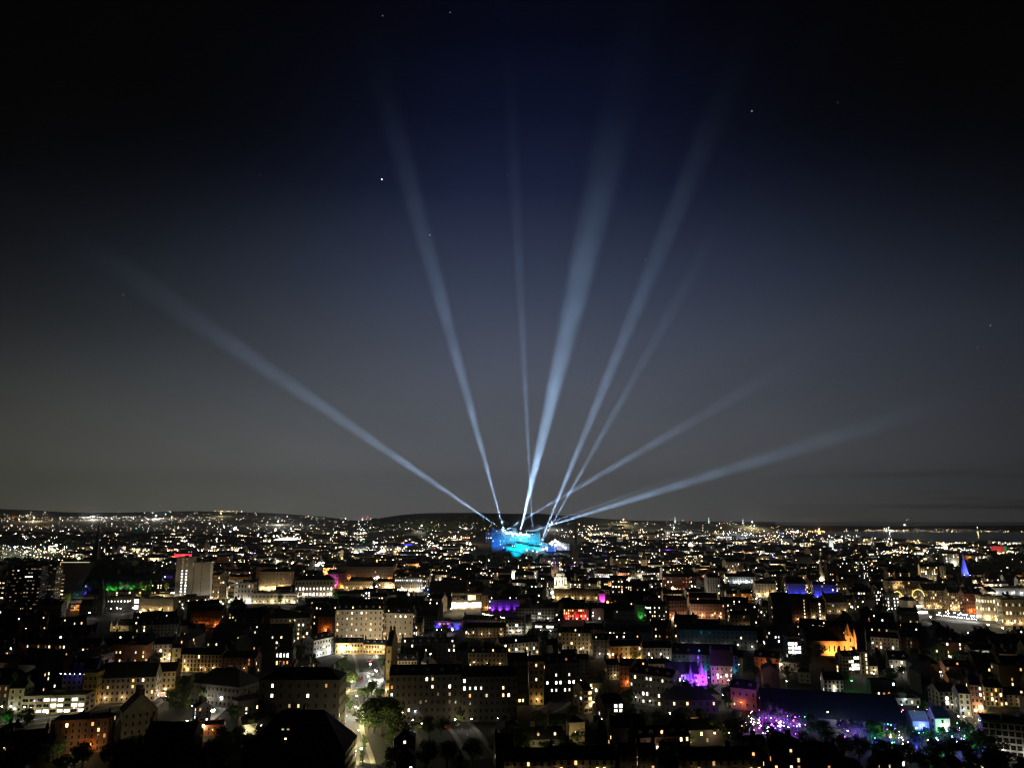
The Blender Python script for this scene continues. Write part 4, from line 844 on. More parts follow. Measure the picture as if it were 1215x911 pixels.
place(84, 113, 724, 708, 2, 14, name='office_block', label='low orange-lit building of long horizontal bands before the blue-lit trees', short='orange banded building', wall=SAND, roof='flat', storeys=3, bays=5, ww=6, wh=1.4, style='strip', lit=0, wash='orange', wp=1.2, wn=2)
place(126, 152, 726, 708, 2, 12, name='shop_row', label='dark shop row with a bright strip of light along its front', wall=DARK, roof='flat', storeys=2, bays=7, litmap=row('#######', '.#.#...'))
place(152, 164, 724, 709, 2, 12, name='cinema', label='building front covered by a glaring white screen with violet flecks', short='glaring white screen', wall=DARK, roof='flat', storeys=2, bays=2, ww=4.6, wh=7, style='strip', litmap=lambda b, s, nb, st: W_WHT)
place(165, 204, 726, 710, 4, 14, name='gallery', label='plain buff windowless block left of the white tower block', wall=BUFF, roof='flat', storeys=2, bays=4, lit=0, dark=False, wash='warm', wp=.55, wn=2)
place(226, 262, 744, 724, 0, 12, label='red-brown gabled row with an orange-lit round gable', wall=REDST, storeys=4, bays=9, lit=.05, wash='orange', wp=.35, wn=2)
place(248, 262, 716, 682, -30, 12, label='tall street front bathed in amber, right of the white tower block', wall=SAND, storeys=6, bays=4, lit=.1, wash='warm', wp=.9, wn=1)
place(266, 281, 716, 688, -40, 12, name='department_store', label='corner store with long lit ledges facing the crowded street', wall=WHITE, roof='flat', storeys=5, bays=4, ww=3, style='strip', lit=.15, mix=[(W_YEL, 1)], wash='white', wp=.7, wn=1)
place(281, 300, 716, 692, 4, 14, name='department_store', label='white colonnaded store crowned with rooftop lamps', short='rooftop-lamped store', wall=WHITE, roof='flat', storeys=4, bays=5, ww=1.5, wh=3, lit=.1, wash='white', wp=.5, wn=2)

# red lit sign board on the tower block, rooftop lamps on the store
p = at(217, 660.5, 1075); t = thing('rooftop_sign', 'red illuminated band around the top of the white tower block', 'sign', p); mb = MB(); mb.box(-12, 12, -.4, .4, -.2, 3.6)
mb.build('sign_panel', glow('sign_red', (1, .02, .04), 3.2, True), t); mb = MB(); [mb.box(x - .2, x + .2, -.2, .2, -2.5, -.2) for x in (-10, -3, 4, 10)]; mb.build('support', METAL, t)
lamp('POINT', 'red', 5000, (0, -4, 4), t)

# ------------------------------------------------------------------ churches, spires, dome
def spire_church(x, yb, y_tower, y_tip, tw, label, short=None, wash=None, wp=1.0, nave=None, wall=GREY, spm=SLATE, Y=None, cat='church', gz=None, steeple_n=8, pinn=True):
    p = G(x, yb) if Y is None else Vector((at(x, yb, Y).x, Y, at(x, yb, Y).z))
    root = thing('church', label, cat, p); k = ppm(p.y); w = tw / k; zt = at(x, y_tower, p.y).z - p.z; zz = at(x, y_tip, p.y).z - p.z
    mb = MB(); mb.box(-w / 2, w / 2, -w / 2, w / 2, -3, zt)
    for sx in (-1, 1):
        for sy in (-1, 1):
            mb.box(sx * w * .5 - w * .12, sx * w * .5 + w * .12, sy * w * .5 - w * .12, sy * w * .5 + w * .12, -3, zt + w * .25)
    mb.build('tower', wall, root)
    mb = MB(); mb.lathe([(w * .50, zt), (w * .53, zt + .4), (w * .32, zt + (zz - zt) * .4), (.12, zz)], steeple_n); mb.tube((0, 0, zz), (0, 0, zz + 1.6), .12, .08, 5); mb.build('spire', spm, root)
    for sx in (-1, 1) if pinn else ():
        for sy in (-1, 1):
            mb = MB(); mb.lathe([(w * .13, zt + w * .25), (.05, zt + w * .95)], 6, 0, (sx * w * .5, sy * w * .5, 0)); mb.build('pinnacle', wall, root)
    for s in (.3, .72): add_window(root, 0, -w / 2 - .01, zt * s, 0, min(1.4, w * .3), min(3.5, zt * .2), None)
    if nave:
        nw, nd, nh, side = nave
        block(root, nw, nd, nh, 0, wall=wall, roof='gable', storeys=1, bays=max(2, int(nw / 4)), ww=1.2, wh=4.5, lit=0, chim=0, rpitch=1.1, x0=side * (nw / 2 + w * .5 + .3), y0=nd * .2, wname='nave_wall')
    if wash:
        if not pinn:
            for sg in (-1, 1): floodlight(p + Vector((sg * w * .62, -w * 1.1, zt + 1)), p + Vector((0, 0, zt + (zz - zt) * .45)), wash, 5200 * wp, 90)
            floodlight(p + Vector((0, -w * 1.5, zt * .8)), p + Vector((0, 0, zt + (zz - zt) * .6)), wash, 5200 * wp, 70)
            BOXES.append((x - tw, y_tip, x + tw, yb, p.y)); LAND.append((short, x, (yb + y_tower) / 2)); return root
        fl = Vector((0, -w * 1.4 - 6, 2))
        floodlight(p + fl + Vector((-w, 0, 0)), p + Vector((0, 0, zt * .7)), wash, 9000 * wp * PW, 80); floodlight(p + fl + Vector((w, -3, 0)), p + Vector((0, 0, zt)), wash, 9000 * wp * PW, 60)
        if nave: floodlight(p + Vector((nave[3] * nave[0] * .5, -nave[1] * .3 - 9, 2)), p + Vector((nave[3] * nave[0] * .5, 0, 5)), wash, 8000 * wp * PW, 120)
    BOXES.append((x - tw, y_tip, x + tw, yb, p.y))
    if short: LAND.append((short, x, (yb + y_tower) / 2))
    if nave: BOXES.append((x - nave[0] * k - tw if nave[3] < 0 else x, yb - nave[2] * k, x + tw if nave[3] < 0 else x + nave[0] * k + tw, yb, p.y))
    return root
spire_church(118, 728, 712, 681, 9, 'black church with a tall broach spire standing out against the coloured trees', 'black church spire', nave=(18, 12, 10, -1), wall=DARK)
spire_church(113, 668, 648, 618, 5, 'slender dark spire far behind, above the dark park', 'far slender spire', wall=DARK)
spire_church(1008, 776, 754, 739, 10, 'orange floodlit church with a stubby tower beside its long nave', 'orange floodlit church', wash='orange', wp=5, nave=(34, 18, 12, -1), wall=SAND, spm=SAND)
spire_church(976, 706, 684, 656, 5, 'slender golden floodlit spire behind the blue-washed rows', 'golden spire', wash='warm', wp=5, wall=SAND, spm=SAND, Y=1350)
spire_church(1023, 700, 676, 659, 5, 'thin greenish copper spire behind the long white-lit roof', 'green copper spire', wash='green', wp=.25, wall=GREY, spm=COPPER, Y=1700)
spire_church(683, 664, 652, 618, 5, 'tall dark gothic spire right of the castle', 'dark gothic spire', wall=DARK, Y=1560)
spire_church(380, 682, 668, 657, 5, 'short white glowing steeple in the middle distance', 'white steeple', wash='cool', wp=5, wall=WHITE, spm=WHITE, Y=1900)
spire_church(658, 684, 676, 664, 6, 'pale crown-topped steeple between the castle and the lit dome', 'crown steeple', wash='warm', wp=1.0, wall=SAND, spm=SAND, Y=1400)
spire_church(764, 672, 664, 650, 5, 'dim pale steeple in the old town row', 'dim pale steeple', wash='warm', wp=.6, wall=SAND, Y=1500)
spire_church(1063, 700, 688, 676, 4, 'small stone turret with a pointed cap over the long buff palace front', None, wash='warm', wp=.7, wall=BUFF, spm=BUFF, Y=1080)
spire_church(1115, 690, 684, 668, 3, 'thin dark clock turret among chimneys left of the blue cone', None, wall=DARK, Y=1150)
spire_church(137, 748, 742, 733, 7, 'small gabled chapel with one glaring white window', 'glaring chapel', nave=(14, 10, 6, 1), wall=BUFF, wash='yellow', wp=.15)
spire_church(833, 812, 800, 783, 8, 'cluster of pointed gables washed violet, tallest spire of the purple church', 'purple spires', wash='violet', wp=4.5, nave=(22, 12, 8, -1), wall=BUFF, spm=BUFF)
spire_church(820, 816, 804, 790, 7, 'shorter violet-washed spire left of the tallest purple one', None, wash='violet', wp=4.0, wall=GREY, spm=GREY)
spire_church(806, 806, 794, 779, 5, 'small white-tipped pinnacle tower left of the purple spires', None, wash='cool', wp=1.4, wall=WHITE, spm=WHITE)
spire_church(866, 808, 801, 791, 5, 'small violet onion-like turret right of the purple spires', None, wash='violet', wp=3.2, wall=GREY, spm=GREY)
spire_church(1146, 692, 684, 657, 8.5, 'tall cone roof flooded deep blue with two white lamps at its foot', 'deep blue cone', wash='blue', wp=11, wall=DARK, spm=WHITE, Y=1180, cat='tower', pinn=False)
for x in (1143.5, 1150.5):
    street_lamp(at(x, 683, 1165), 'cool', 0, 1, 0)
def domed_college():
    p = at(665, 700, 1140); k = ppm(1140); root = thing('domed_college', 'white floodlit drum and dome with a gilded figure on its lantern', 'dome', p); LAND.append(('lit white dome', 665, 690)); BOXES.append((650, 672, 690, 706, p.y))
    s = 1 / k
    mb = MB(); mb.box(-11 * s, 11 * s, -6 * s, 8 * s, -20, 3 * s); mb.box(-7.6 * s, 7.6 * s, -6.6 * s, 7 * s, 3 * s, 6 * s); mb.build('base', SAND, root)
    mb = MB(); mb.lathe([(5.2 * s, 6 * s), (5.2 * s, 14 * s), (6.9 * s, 14.2 * s), (6.9 * s, 15 * s)], 24); mb.build('drum', WHITE, root)
    for i in range(12):
        a = i * R(30); mb = MB(); mb.tube((6.7 * s * math.cos(a), 6.7 * s * math.sin(a), 6 * s), (6.7 * s * math.cos(a), 6.7 * s * math.sin(a), 14 * s), .75, .65, 8); mb.build('column', WHITE, root)
        add_window(root, 6.02 * s * math.cos(a + R(15)), 6.02 * s * math.sin(a + R(15)), 8 * s, a + R(105), 1.4, 4.6, None)
    mb = MB(); mb.lathe([(5.4 * s, 15 * s), (5.4 * s, 16.6 * s)] + [(5.2 * s * math.cos(t), 16.6 * s + 5.2 * s * math.sin(t)) for t in [i * R(74) / 8 for i in range(9)]], 24); mb.build('dome', WHITE, root)
    mb = MB(); mb.lathe([(1.7 * s, 21 * s), (1.7 * s, 25.4 * s), (2.1 * s, 25.6 * s), (.6 * s, 27.8 * s)], 12); mb.build('lantern', WHITE, root)
    mb = MB(); mb.lathe([(.5, 27.7 * s), (1.0, 28.4 * s), (.8, 30.6 * s), (.35, 31.4 * s), (.5, 32.4 * s), (.05, 33 * s)], 8); mb.tube((.5, 0, 30.4 * s), (2.4, -.6, 33.4 * s), .3, .15); mb.build('gilded_figure', GOLD, root)
    floodlight(p + Vector((-16, -22, 3)), p + Vector((0, 0, 15 * s)), 'white', 90000, 70); floodlight(p + Vector((14, -24, 3)), p + Vector((0, 0, 14 * s)), 'white', 52000, 70); floodlight(p + Vector((0, -9.5 * s, 3.5 * s)), p + Vector((0, 0, 20 * s)), 'yellow', 14000, 90)
domed_college()

# tall office with a slanting line of light (left), long lit stadium roof, far chimney tower, billboard
def slab_edge():
    p = at(66, 716, 1060); t = thing('glass_atrium', 'dark office corner outlined by a slanting copper line of light and a bright roof edge', 'building', p); s = 1 / ppm(1060); BOXES.append((62, 666, 80, 720, 1060)); LAND.append(('slanting light line', 66, 690))
    mb = MB(); mb.poly([(-3 * s, 0, -3), (12 * s, 0, -3), (36 * s, 0, 47 * s), (1.5 * s, 0, 47 * s)]); mb.poly([(-3 * s, 12, -3), (1.5 * s, 12, 47 * s), (36 * s, 12, 47 * s), (12 * s, 12, -3)])
    mb.quad((-3 * s, 12, -3), (-3 * s, 0, -3), (1.5 * s, 0, 47 * s), (1.5 * s, 12, 47 * s)); mb.quad((1.5 * s, 0, 47 * s), (36 * s, 0, 47 * s), (36 * s, 12, 47 * s), (1.5 * s, 12, 47 * s)); mb.build('wall', DARK, t)
    mb = MB(); mb.tube((-3 * s, -.4, 0), (1.3 * s, -.4, 47 * s), .45, .35, 6); mb.build('light_line', glow('copper_line', (1, .5, .25), .9), t)
    mb = MB(); mb.box(1.6 * s, 35 * s, -.5, -.1, 46.6 * s, 47.2 * s); mb.build('roof_edge_light', glow('roof_line', (1, .95, .6), .7), t)
    for i in range(7):
        mb = MB(); mb.box(2.2 * s, 2.2 * s + 5 * s, -.35, -.05, (6 + 4.2 * i) * s, (7 + 4.2 * i) * s); mb.build('window', W_YEL if i < 3 else W_DIM, t)
slab_edge()
def bar_roof(x0, x1, y, Y, label, nm, m, hh=4, dep=20):
    a, b = at(x0, y, Y), at(x1, y, Y); g0 = terr(a.x, Y); t = thing(nm, label, 'building', ((a.x + b.x) / 2, Y, g0)); w = b.x - a.x; z = a.z - g0
    mb = MB(); mb.box(-w / 2, w / 2, 0, dep, -2, max(2, z - hh)); mb.build('wall', DARK, t)
    mb = MB(); n = 14
    for i in range(n):
        u0, u1 = i / n, (i + 1) / n; h0, h1 = math.sin(u0 * 3.14) * hh * .6, math.sin(u1 * 3.14) * hh * .6
        mb.quad((-w / 2 + w * u0, 0, z - hh), (-w / 2 + w * u1, 0, z - hh), (-w / 2 + w * u1, 1, z + h1), (-w / 2 + w * u0, 1, z + h0)); mb.quad((-w / 2 + w * u0, 1, z + h0), (-w / 2 + w * u1, 1, z + h1), (-w / 2 + w * u1, dep, z + h1), (-w / 2 + w * u0, dep, z + h0))
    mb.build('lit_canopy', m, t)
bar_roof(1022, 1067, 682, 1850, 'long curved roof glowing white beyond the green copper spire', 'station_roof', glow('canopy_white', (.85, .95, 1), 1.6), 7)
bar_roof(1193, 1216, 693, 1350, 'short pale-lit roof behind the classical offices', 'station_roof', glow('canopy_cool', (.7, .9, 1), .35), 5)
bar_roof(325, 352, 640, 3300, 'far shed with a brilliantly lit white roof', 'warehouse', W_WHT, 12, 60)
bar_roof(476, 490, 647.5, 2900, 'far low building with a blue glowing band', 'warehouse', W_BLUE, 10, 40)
p = G(987, 655); t = thing('far_tower', 'pale floodlit high-rise on the far shore side, bright at its foot', 'building', p); s = 1 / ppm(p.y); mb = MB(); mb.box(-2.4 * s, 2.4 * s, 0, 14, -3, 14 * s); mb.build('wall', WHITE, t)
mb = MB(); mb.box(-2.6 * s, 2.6 * s, -.5, -.1, 0, 3.4 * s); mb.build('lit_foyer', W_WHT, t); lamp('POINT', 'cool', 9e4, (0, -30, 12), t, rad=2)
p = G(1186, 657); t = thing('billboard', 'wide red lit screen with a green right end beyond the blue cone', 'billboard', p); s = 1 / ppm(p.y); mb = MB(); mb.box(-9 * s, 6 * s, -.5, .5, 1.5 * s, 9 * s); mb.build('screen', glow('screen_red', (1, .03, .04), .42), t)
mb = MB(); mb.box(6 * s + .1, 9 * s, -.5, .5, 1.5 * s, 9 * s); mb.build('screen', glow('screen_green', (.05, .6, .2), .3), t); mb = MB(); mb.box(-8 * s, -7 * s, 0, 1, -3, 1.4 * s); mb.box(7 * s, 8 * s, 0, 1, -3, 1.4 * s); mb.build('leg', METAL, t)
# bridge towers across the firth, masts with red lamps on the hill
for x, y, c_, lb in ((801, 620, 'cool', 'nearest-set bridge tower glowing white-green above the hill line, first of three'), (841, 620.5, 'cool', 'middle one of three pale bridge towers on the skyline'), (881.5, 622.5, 'cool', 'third pale bridge tower, nearest the coast lights')):
    Y = 12500; p = at(x, y - 3.2, Y); t = thing('bridge_tower', lb, 'bridge tower', p); s = 1 / ppm(Y)
    mb = MB(); mb.tube((0, 0, -12 * s), (0, 0, 3.4 * s), .9 * s, .4 * s, 6); mb.build('pylon', glow('pylon_glow', (.75, 1, .9), 1.0), t)  # pylon emits: its lit look is put into the material
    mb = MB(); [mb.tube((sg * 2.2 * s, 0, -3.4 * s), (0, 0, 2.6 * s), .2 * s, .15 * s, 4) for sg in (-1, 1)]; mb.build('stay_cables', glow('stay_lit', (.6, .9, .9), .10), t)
    mb = MB(); mb.octa((0, 0, -1.2 * s), .7 * s); mb.build('lamp', glow('pylon_lamp', (.9, 1, .95), 7), t)
for i, (x, y, Y, lb) in enumerate(((492, 605, 5400, 'mast with a red lamp on the hill crest, left of the castle'), (531, 605, 5400, 'second red-lamped mast on the hill crest, nearer the castle'), (430, 614, 4300, 'short mast carrying a red lamp at the foot of the hill'), (436.5, 613, 4300, 'mast with the brightest red lamp at the foot of the hill'),
                                   (190, 600, 9500, 'distant mast with red lamps on the far left ridge'), (228, 599, 9500, 'taller of two pale distant masts'), (234, 601, 9500, 'shorter of two pale distant masts'), (862, 619.5, 12300, 'small red mast lamp between two pale bridge towers'), (816, 619.5, 12300, 'small red mast lamp right of the first bridge tower'),
                                   (791, 619.5, 12300, 'small red mast lamp left of the first bridge tower'), (211, 614, 5200, 'red crane lamp among the dense city lights at left'), (218, 619, 5000, 'orange-red lamp cluster mast among the far left city lights'))):
    p = at(x, y, Y); zg = terr(p.x, Y); t = thing('mast', lb, 'mast', (p.x, p.y, zg)); h_ = max(8, p.z - zg); s = 1 / ppm(Y)
    mb = MB(); mb.tube((0, 0, -2), (0, 0, h_), .16 * s, .1 * s, 4); mb.build('pole', METAL, t)
    mb = MB(); mb.octa((0, 0, h_), (.9 if i in (2, 3) else .62) * s); mb.build('lamp', glow('mast_red', (1, .09, .05), 1.8) if i not in (5, 6) else glow('mast_pale', (.8, .8, .8), .25), t)
# ------------------------------------------------------------------ market, bus, cars, lamps by eye
def market():
    q = random.Random(3)
    for i in range(16):
        x = 1070 + (i % 8) * 3.9 + q.random(); y = 727 - (i // 8) * 7; p = G(x, y + 1)
        t = thing('market_stall', f"white-lit market stall, {['first','second','third','fourth','fifth','sixth','seventh','eighth'][i % 8]} along the {'front' if i < 8 else 'rear'} row of the market", 'market stall', p, 0, 'stalls of the lit market')
        mb = MB(); mb.box(-2.2, 2.2, 1.2, 3, 0, 2.6); mb.box(-2.2, 2.2, 0, .3, 0, 1.0); [mb.box(s - .06, s + .06, -.06, .06, 0, 2.6) for s in (-2.1, 2.1)]; mb.build('counter', BUFF, t)
        mb = MB(); mb.quad((-2.6, -.6, 2.6), (2.6, -.6, 2.6), (2.6, 1.4, 3.8), (-2.6, 1.4, 3.8)); mb.quad((2.6, 3.4, 2.6), (-2.6, 3.4, 2.6), (-2.6, 1.4, 3.8), (2.6, 1.4, 3.8)); mb.build('canopy', WHITE, t)
        mb = MB(); [mb.octa((k_, -.7, 2.4), .34) for k_ in (-2, -.7, .7, 2)]; mb.build('bulb_string', L_WHT if i % 3 else L_COOL, t)
        if i % 3 == 0: lamp('POINT', 'white', 2600, (0, -3, 3.4), t)
    for i, (x, r) in enumerate(((1066, 5), (1091, 7))):
        p = G(x, 722); s = 1 / ppm(p.y); t = thing('light_arch', ('smaller' if i == 0 else 'larger') + ' yellow arch of light bulbs standing over the market stalls', 'light arch', p); mb = MB(); pr = None
        for k_ in range(13):
            a = math.pi * k_ / 12; c_ = Vector((r * s * math.cos(a), 0, 14 * s + r * 1.1 * s * math.sin(a)))
            if pr: mb.tube(pr, c_, .5, .5, 6)
            pr = c_
        mb.build('arch', glow('arch_yellow', (1, .85, .25), 1.4), t); mb = MB(); mb.tube((r * s, 0, -1), (r * s, 0, 14 * s), .3, .3); mb.tube((-r * s, 0, -1), (-r * s, 0, 14 * s), .3, .3); mb.build('post', METAL, t)
    LAND.append(('lit market', 1085, 718))
market()
def bus():
    p = G(184, 827.5) + Vector((0, 0, .15)); t = thing('bus', 'long bus with white side lights and red rear, crossing below the ochre corner', 'bus', p, R(12)); LAND.append(('bus', 184, 827))
    mb = MB(); mb.box(-6, 6, -1.25, 1.25, .4, 3.0); mb.box(-5.8, 5.8, -1.1, 1.1, 3.0, 3.15); mb.build('body', CARC['white'], t)
    for z, m, a, b in ((1.5, W_WHT, -5.6, 2.2), (1.5, W_RED, 2.5, 5.8)):  # white and red bands stand for the streak of its lights
        mb = MB(); mb.box(a, b, -1.29, -1.26, z, z + .95); mb.build('window', m, t)
    for x in (-4, 3.6):
        for y in (-1.15, 1.15): mb = MB(); mb.tube((x, y - .12, .48), (x, y + .12, .48), .48, .48, 12); mb.build('wheel', RUBBER, t)
    for s in (-.9, .9): mb = MB(); mb.box(-6.06, -6.0, s - .2, s + .2, .7, 1.0); mb.build('headlight', L_WHT, t); mb = MB(); mb.box(6.0, 6.06, s - .2, s + .2, .8, 1.1); mb.build('tail_light', L_RED, t)
bus()
CARS = [(416, 868, 'red', 100, 0, 'small red car on the lower main road'), (418, 880, 'blue', 92, 0, 'bright blue car parked on the lower main road'), (418.5, 886, 'white', 92, 0, 'white car parked between two darker cars on the lower main road'), (419, 895, 'blue', 92, 0, 'dark blue car parked nearest the bottom of the main road'),
        (420, 902, 'black', 92, 0, 'black car at the very bottom of the main road'), (428.5, 807.5, 'red', 80, 0, 'red car parked beside the green-lit tree'), (439, 808, 'white', -80, 1, 'car with blazing headlights driving down the main road'), (442, 801, 'white', 100, 0, 'white car parked halfway up the main road'),
        (445, 796, 'silver', 100, 0, 'silver car parked higher up the main road'), (439, 785, 'silver', 95, 1, 'car heading away near the top of the main road'), (429, 797, 'black', 70, 0, 'black car on the left kerb of the upper main road'), (427, 803, 'silver', 75, 0, 'silver car at the left kerb above the red one'),
        (451, 812, 'white', 150, 0, 'white car turned across the verge right of the main road'), (474, 841, 'red', 60, 0, 'red car by the footpath, under a street lamp'), (531, 864, 'red', 120, 0, 'orange-red car in the small parking street'), (527, 858, 'silver', 120, 0, 'silver car ahead of the orange-red one in the parking street'),
        (402, 774, 'red', 5, 0, 'red car at the foot of the white gabled house'), (406, 776, 'silver', 5, 0, 'silver car beside the red one at the top of the road'), (411, 777, 'white', 5, 0, 'white car in line at the top of the road'), (218, 803, 'red', 20, 0, 'red car near the ochre street corner'),
        (684, 824, 'blue', 30, 0, 'blue car in the small street by the brown corner block'), (681, 827, 'red', 30, 0, 'red car in the small street by the brown corner block')]
for c in CARS: car(c[0], c[1], c[2], c[3], bool(c[4]), c[5])
LAND.append(('main road', 430, 812)); LAND.append(('parking street', 538, 856)); LAND.append(('footpath', 485, 862)); LAND.append(('lit courtyard', 248, 846))

# x, y(of the lamp's foot), colour, power
LST = [(824, 812, 'cool', 4500), (834, 813, 'violet', 9000), (829, 811, 'cool', 3000), (812, 806, 'cool', 2500), (437, 770, 'white', 3500), (424, 771, 'white', 3000), (447, 770, 'warm', 3500), (453, 772, 'white', 4500), (394, 775, 'cool', 6000), (405, 777, 'white', 2500), (414, 776, 'white', 1600), (440, 797, 'white', 3500), (447, 806, 'white', 4500), (452, 818, 'white', 3500),
       (437, 812, 'cool', 3000), (416, 820, 'yellow', 3500), (405, 835, 'white', 3500), (401, 850, 'white', 3000), (400, 862, 'white', 3000), (425, 838, 'yellow', 3500), (432, 862, 'yellow', 4000), (428, 880, 'yellow', 3500), (431, 903, 'yellow', 4500), (411, 893, 'white', 1800), (424, 851, 'white', 2500), (443, 779, 'white', 3000),
       (470, 842, 'white', 2500), (487, 868, 'white', 2000), (503, 872, 'warm', 1600), (495, 856, 'cool', 900), (480, 858, 'yellow', 1500), (522, 837, 'yellow', 6000), (549, 850, 'white', 3500), (557, 866, 'white', 2500), (541, 868, 'white', 1800), (573, 838, 'white', 900), (532, 852, 'yellow', 2500), (589, 865, 'white', 700),
       (239, 838, 'white', 3000), (246, 840, 'white', 3500), (259, 839, 'white', 3500), (230, 850, 'yellow', 2500), (262, 826, 'white', 1800), (236, 832, 'yellow', 2500), (172, 874, 'white', 1500), (190, 873, 'white', 1500), (203, 872, 'white', 1500), (222, 868, 'white', 1800), (238, 875, 'warm', 3500), (228, 897, 'yellow', 2500), (233, 899, 'yellow', 2000),
       (163, 827, 'warm', 3000), (175, 827, 'white', 3000), (196, 828, 'white', 3500), (170, 838, 'white', 2500), (193, 838, 'yellow', 2500), (180, 788, 'yellow', 7000), (188, 789, 'yellow', 6000), (199, 790, 'white', 3500), (206, 800, 'white', 4500), (208, 783, 'cool', 3500), (197, 768, 'cool', 2500), (201, 757, 'warm', 2500), (13, 854, 'white', 2500), (3, 850, 'yellow', 2500), (24, 852, 'white', 1800), (90, 849, 'white', 1600), (58, 858, 'yellow', 2200),
       (14, 878, 'white', 900), (90, 886, 'warm', 1800), (92, 903, 'yellow', 4000), (50, 886, 'yellow', 1400), (303, 862, 'white', 3500), (293, 873, 'yellow', 3000), (299, 848, 'white', 2500), (306, 880, 'white', 2000),
       (664, 822, 'cool', 4500), (690, 818, 'white', 800), (700, 828, 'yellow', 2500), (703, 846, 'yellow', 2500), (702, 868, 'yellow', 1500), (731, 872, 'yellow', 3500), (798, 860, 'white', 7000), (822, 868, 'yellow', 2500), (818, 886, 'yellow', 4000), (645, 884, 'yellow', 2500), (685, 882, 'yellow', 1500), (772, 888, 'yellow', 2500), (648, 899, 'yellow', 1500),
       (737, 784, 'orange', 16000), (742, 789, 'orange', 6000), (752, 785, 'yellow', 5000), (705, 777, 'white', 6000), (722, 777, 'yellow', 3000), (724, 785, 'warm', 2500), (690, 778, 'yellow', 2500), (741, 812, 'cool', 2500), (776, 790, 'warm', 1500), (793, 789, 'white', 2500), (812, 785, 'cyan', 6000), (845, 785, 'cyan', 7000), (857, 787, 'cyan', 3000), (828, 783, 'white', 1200),
       (863, 818, 'white', 2500), (870, 822, 'white', 2500), (858, 814, 'white', 2000), (884, 834, 'white', 2000), (889, 836, 'white', 2000), (895, 837, 'white', 2000), (902, 840, 'white', 2000), (856, 836, 'white', 2500), (850, 815, 'white', 1500), (842, 815, 'blue', 2500), (926, 798, 'white', 3500), (908, 792, 'warm', 3000), (915, 763, 'cool', 2000),
       (983, 774, 'white', 1500), (990, 775, 'white', 1500), (1038, 771, 'white', 1500), (1063, 764, 'white', 2000), (1068, 773, 'white', 2500), (1012, 796, 'warm', 1500), (1033, 808, 'white', 1500), (1038, 810, 'white', 1500), (1010, 818, 'green', 3000), (1118, 808, 'white', 2500), (1176, 780, 'warm', 5000), (1182, 784, 'white', 3000), (1151, 762, 'white', 3500), (1150, 758, 'warm', 2500), (1083, 750, 'cool', 3500),
       (1158, 824, 'yellow', 2000), (1163, 843, 'yellow', 6000), (1157, 856, 'yellow', 4500), (1166, 852, 'yellow', 3500), (1138, 864, 'white', 1800), (1149, 864, 'white', 1800), (1199, 893, 'yellow', 3000), (1188, 868, 'white', 1200), (1113, 866, 'white', 900), (982, 857, 'white', 1500), (1198, 806, 'red', 2500), (1194, 800, 'warm', 1500),
       (663, 742, 'white', 3000), (655, 707, 'white', 9000), (640, 706, 'white', 9000), (637, 705, 'white', 9000), (650, 707, 'white', 4000), (672, 707, 'white', 9000), (681, 708, 'white', 8000), (705, 737, 'cool', 2500), (543, 727, 'warm', 12000), (536, 728, 'warm', 6000), (551, 727, 'white', 4000), (577, 748, 'yellow', 3500), (582, 751, 'yellow', 3000), (512, 742, 'white', 2500),
       (868, 712, 'cool', 9000), (873, 711, 'cool', 9000), (879, 710, 'cool', 9000), (884, 711, 'white', 6000), (816, 708, 'cool', 8000), (822, 710, 'cool', 8000), (820, 706, 'white', 4000), (759, 706, 'white', 5000), (766, 707, 'white', 5000), (772, 707, 'white', 5000), (779, 709, 'white', 3500), (810, 731, 'warm', 3500), (815, 735, 'white', 3500), (825, 735, 'white', 3500), (806, 740, 'white', 3500),
       (844, 733, 'cool', 2500), (837, 731, 'white', 2500), (852, 734, 'white', 2500), (720, 666, 'cool', 9000), (727, 668, 'cool', 9000), (733, 664, 'cool', 9000), (738, 672, 'cool', 9000), (715, 675, 'cool', 9000), (693, 668, 'cool', 9000), (770, 682, 'white', 6000), (764, 680, 'white', 6000), (903, 712, 'white', 6000), (897, 715, 'white', 6000), (909, 708, 'warm', 6000),
       (1105, 738, 'white', 5000), (1117, 733, 'warm', 6000), (1123, 732, 'orange', 4000), (1127, 734, 'white', 5000), (1132, 733, 'white', 5000), (1137, 735, 'white', 5000), (1141, 734, 'white', 5000), (1145, 736, 'white', 5000), (1149, 736, 'white', 5000), (1153, 737, 'white', 5000), (1158, 737, 'white', 5000), (1146, 727, 'orange', 6000), (1157, 727, 'orange', 12000), (1162, 738, 'white', 5000), (1175, 748, 'white', 5000), (1190, 752, 'white', 5000), (1205, 754, 'white', 5000), (1212, 762, 'white', 4000), (1183, 742, 'yellow', 5000), (1200, 746, 'yellow', 5000),
       (168, 732, 'white', 4500), (175, 733, 'white', 4500), (160, 733, 'white', 3500), (144, 728, 'white', 2500), (137, 727, 'white', 2500), (104, 733, 'white', 4500), (68, 722, 'cool', 4500), (62, 722, 'white', 4500), (75, 720, 'magenta', 3500), (245, 712, 'white', 5000), (249, 714, 'white', 6000), (255, 715, 'white', 7000), (262, 719, 'warm', 7000), (266, 722, 'warm', 6000), (272, 719, 'white', 5000), (260, 710, 'warm', 4500),
       (317, 702, 'yellow', 5000), (331, 702, 'white', 4500), (339, 718, 'white', 2500), (381, 718, 'cool', 2500), (392, 722, 'white', 5000), (424, 720, 'white', 4500), (428, 712, 'white', 3500), (388, 724, 'green', 1800), (298, 692, 'cool', 3500), (304, 693, 'cool', 3500), (441, 698, 'yellow', 7000), (447, 700, 'white', 5000), (452, 699, 'magenta', 3500), (469, 701, 'orange', 14000), (476, 702, 'warm', 5000), (503, 702, 'cool', 3500), (508, 704, 'blue', 4000)]
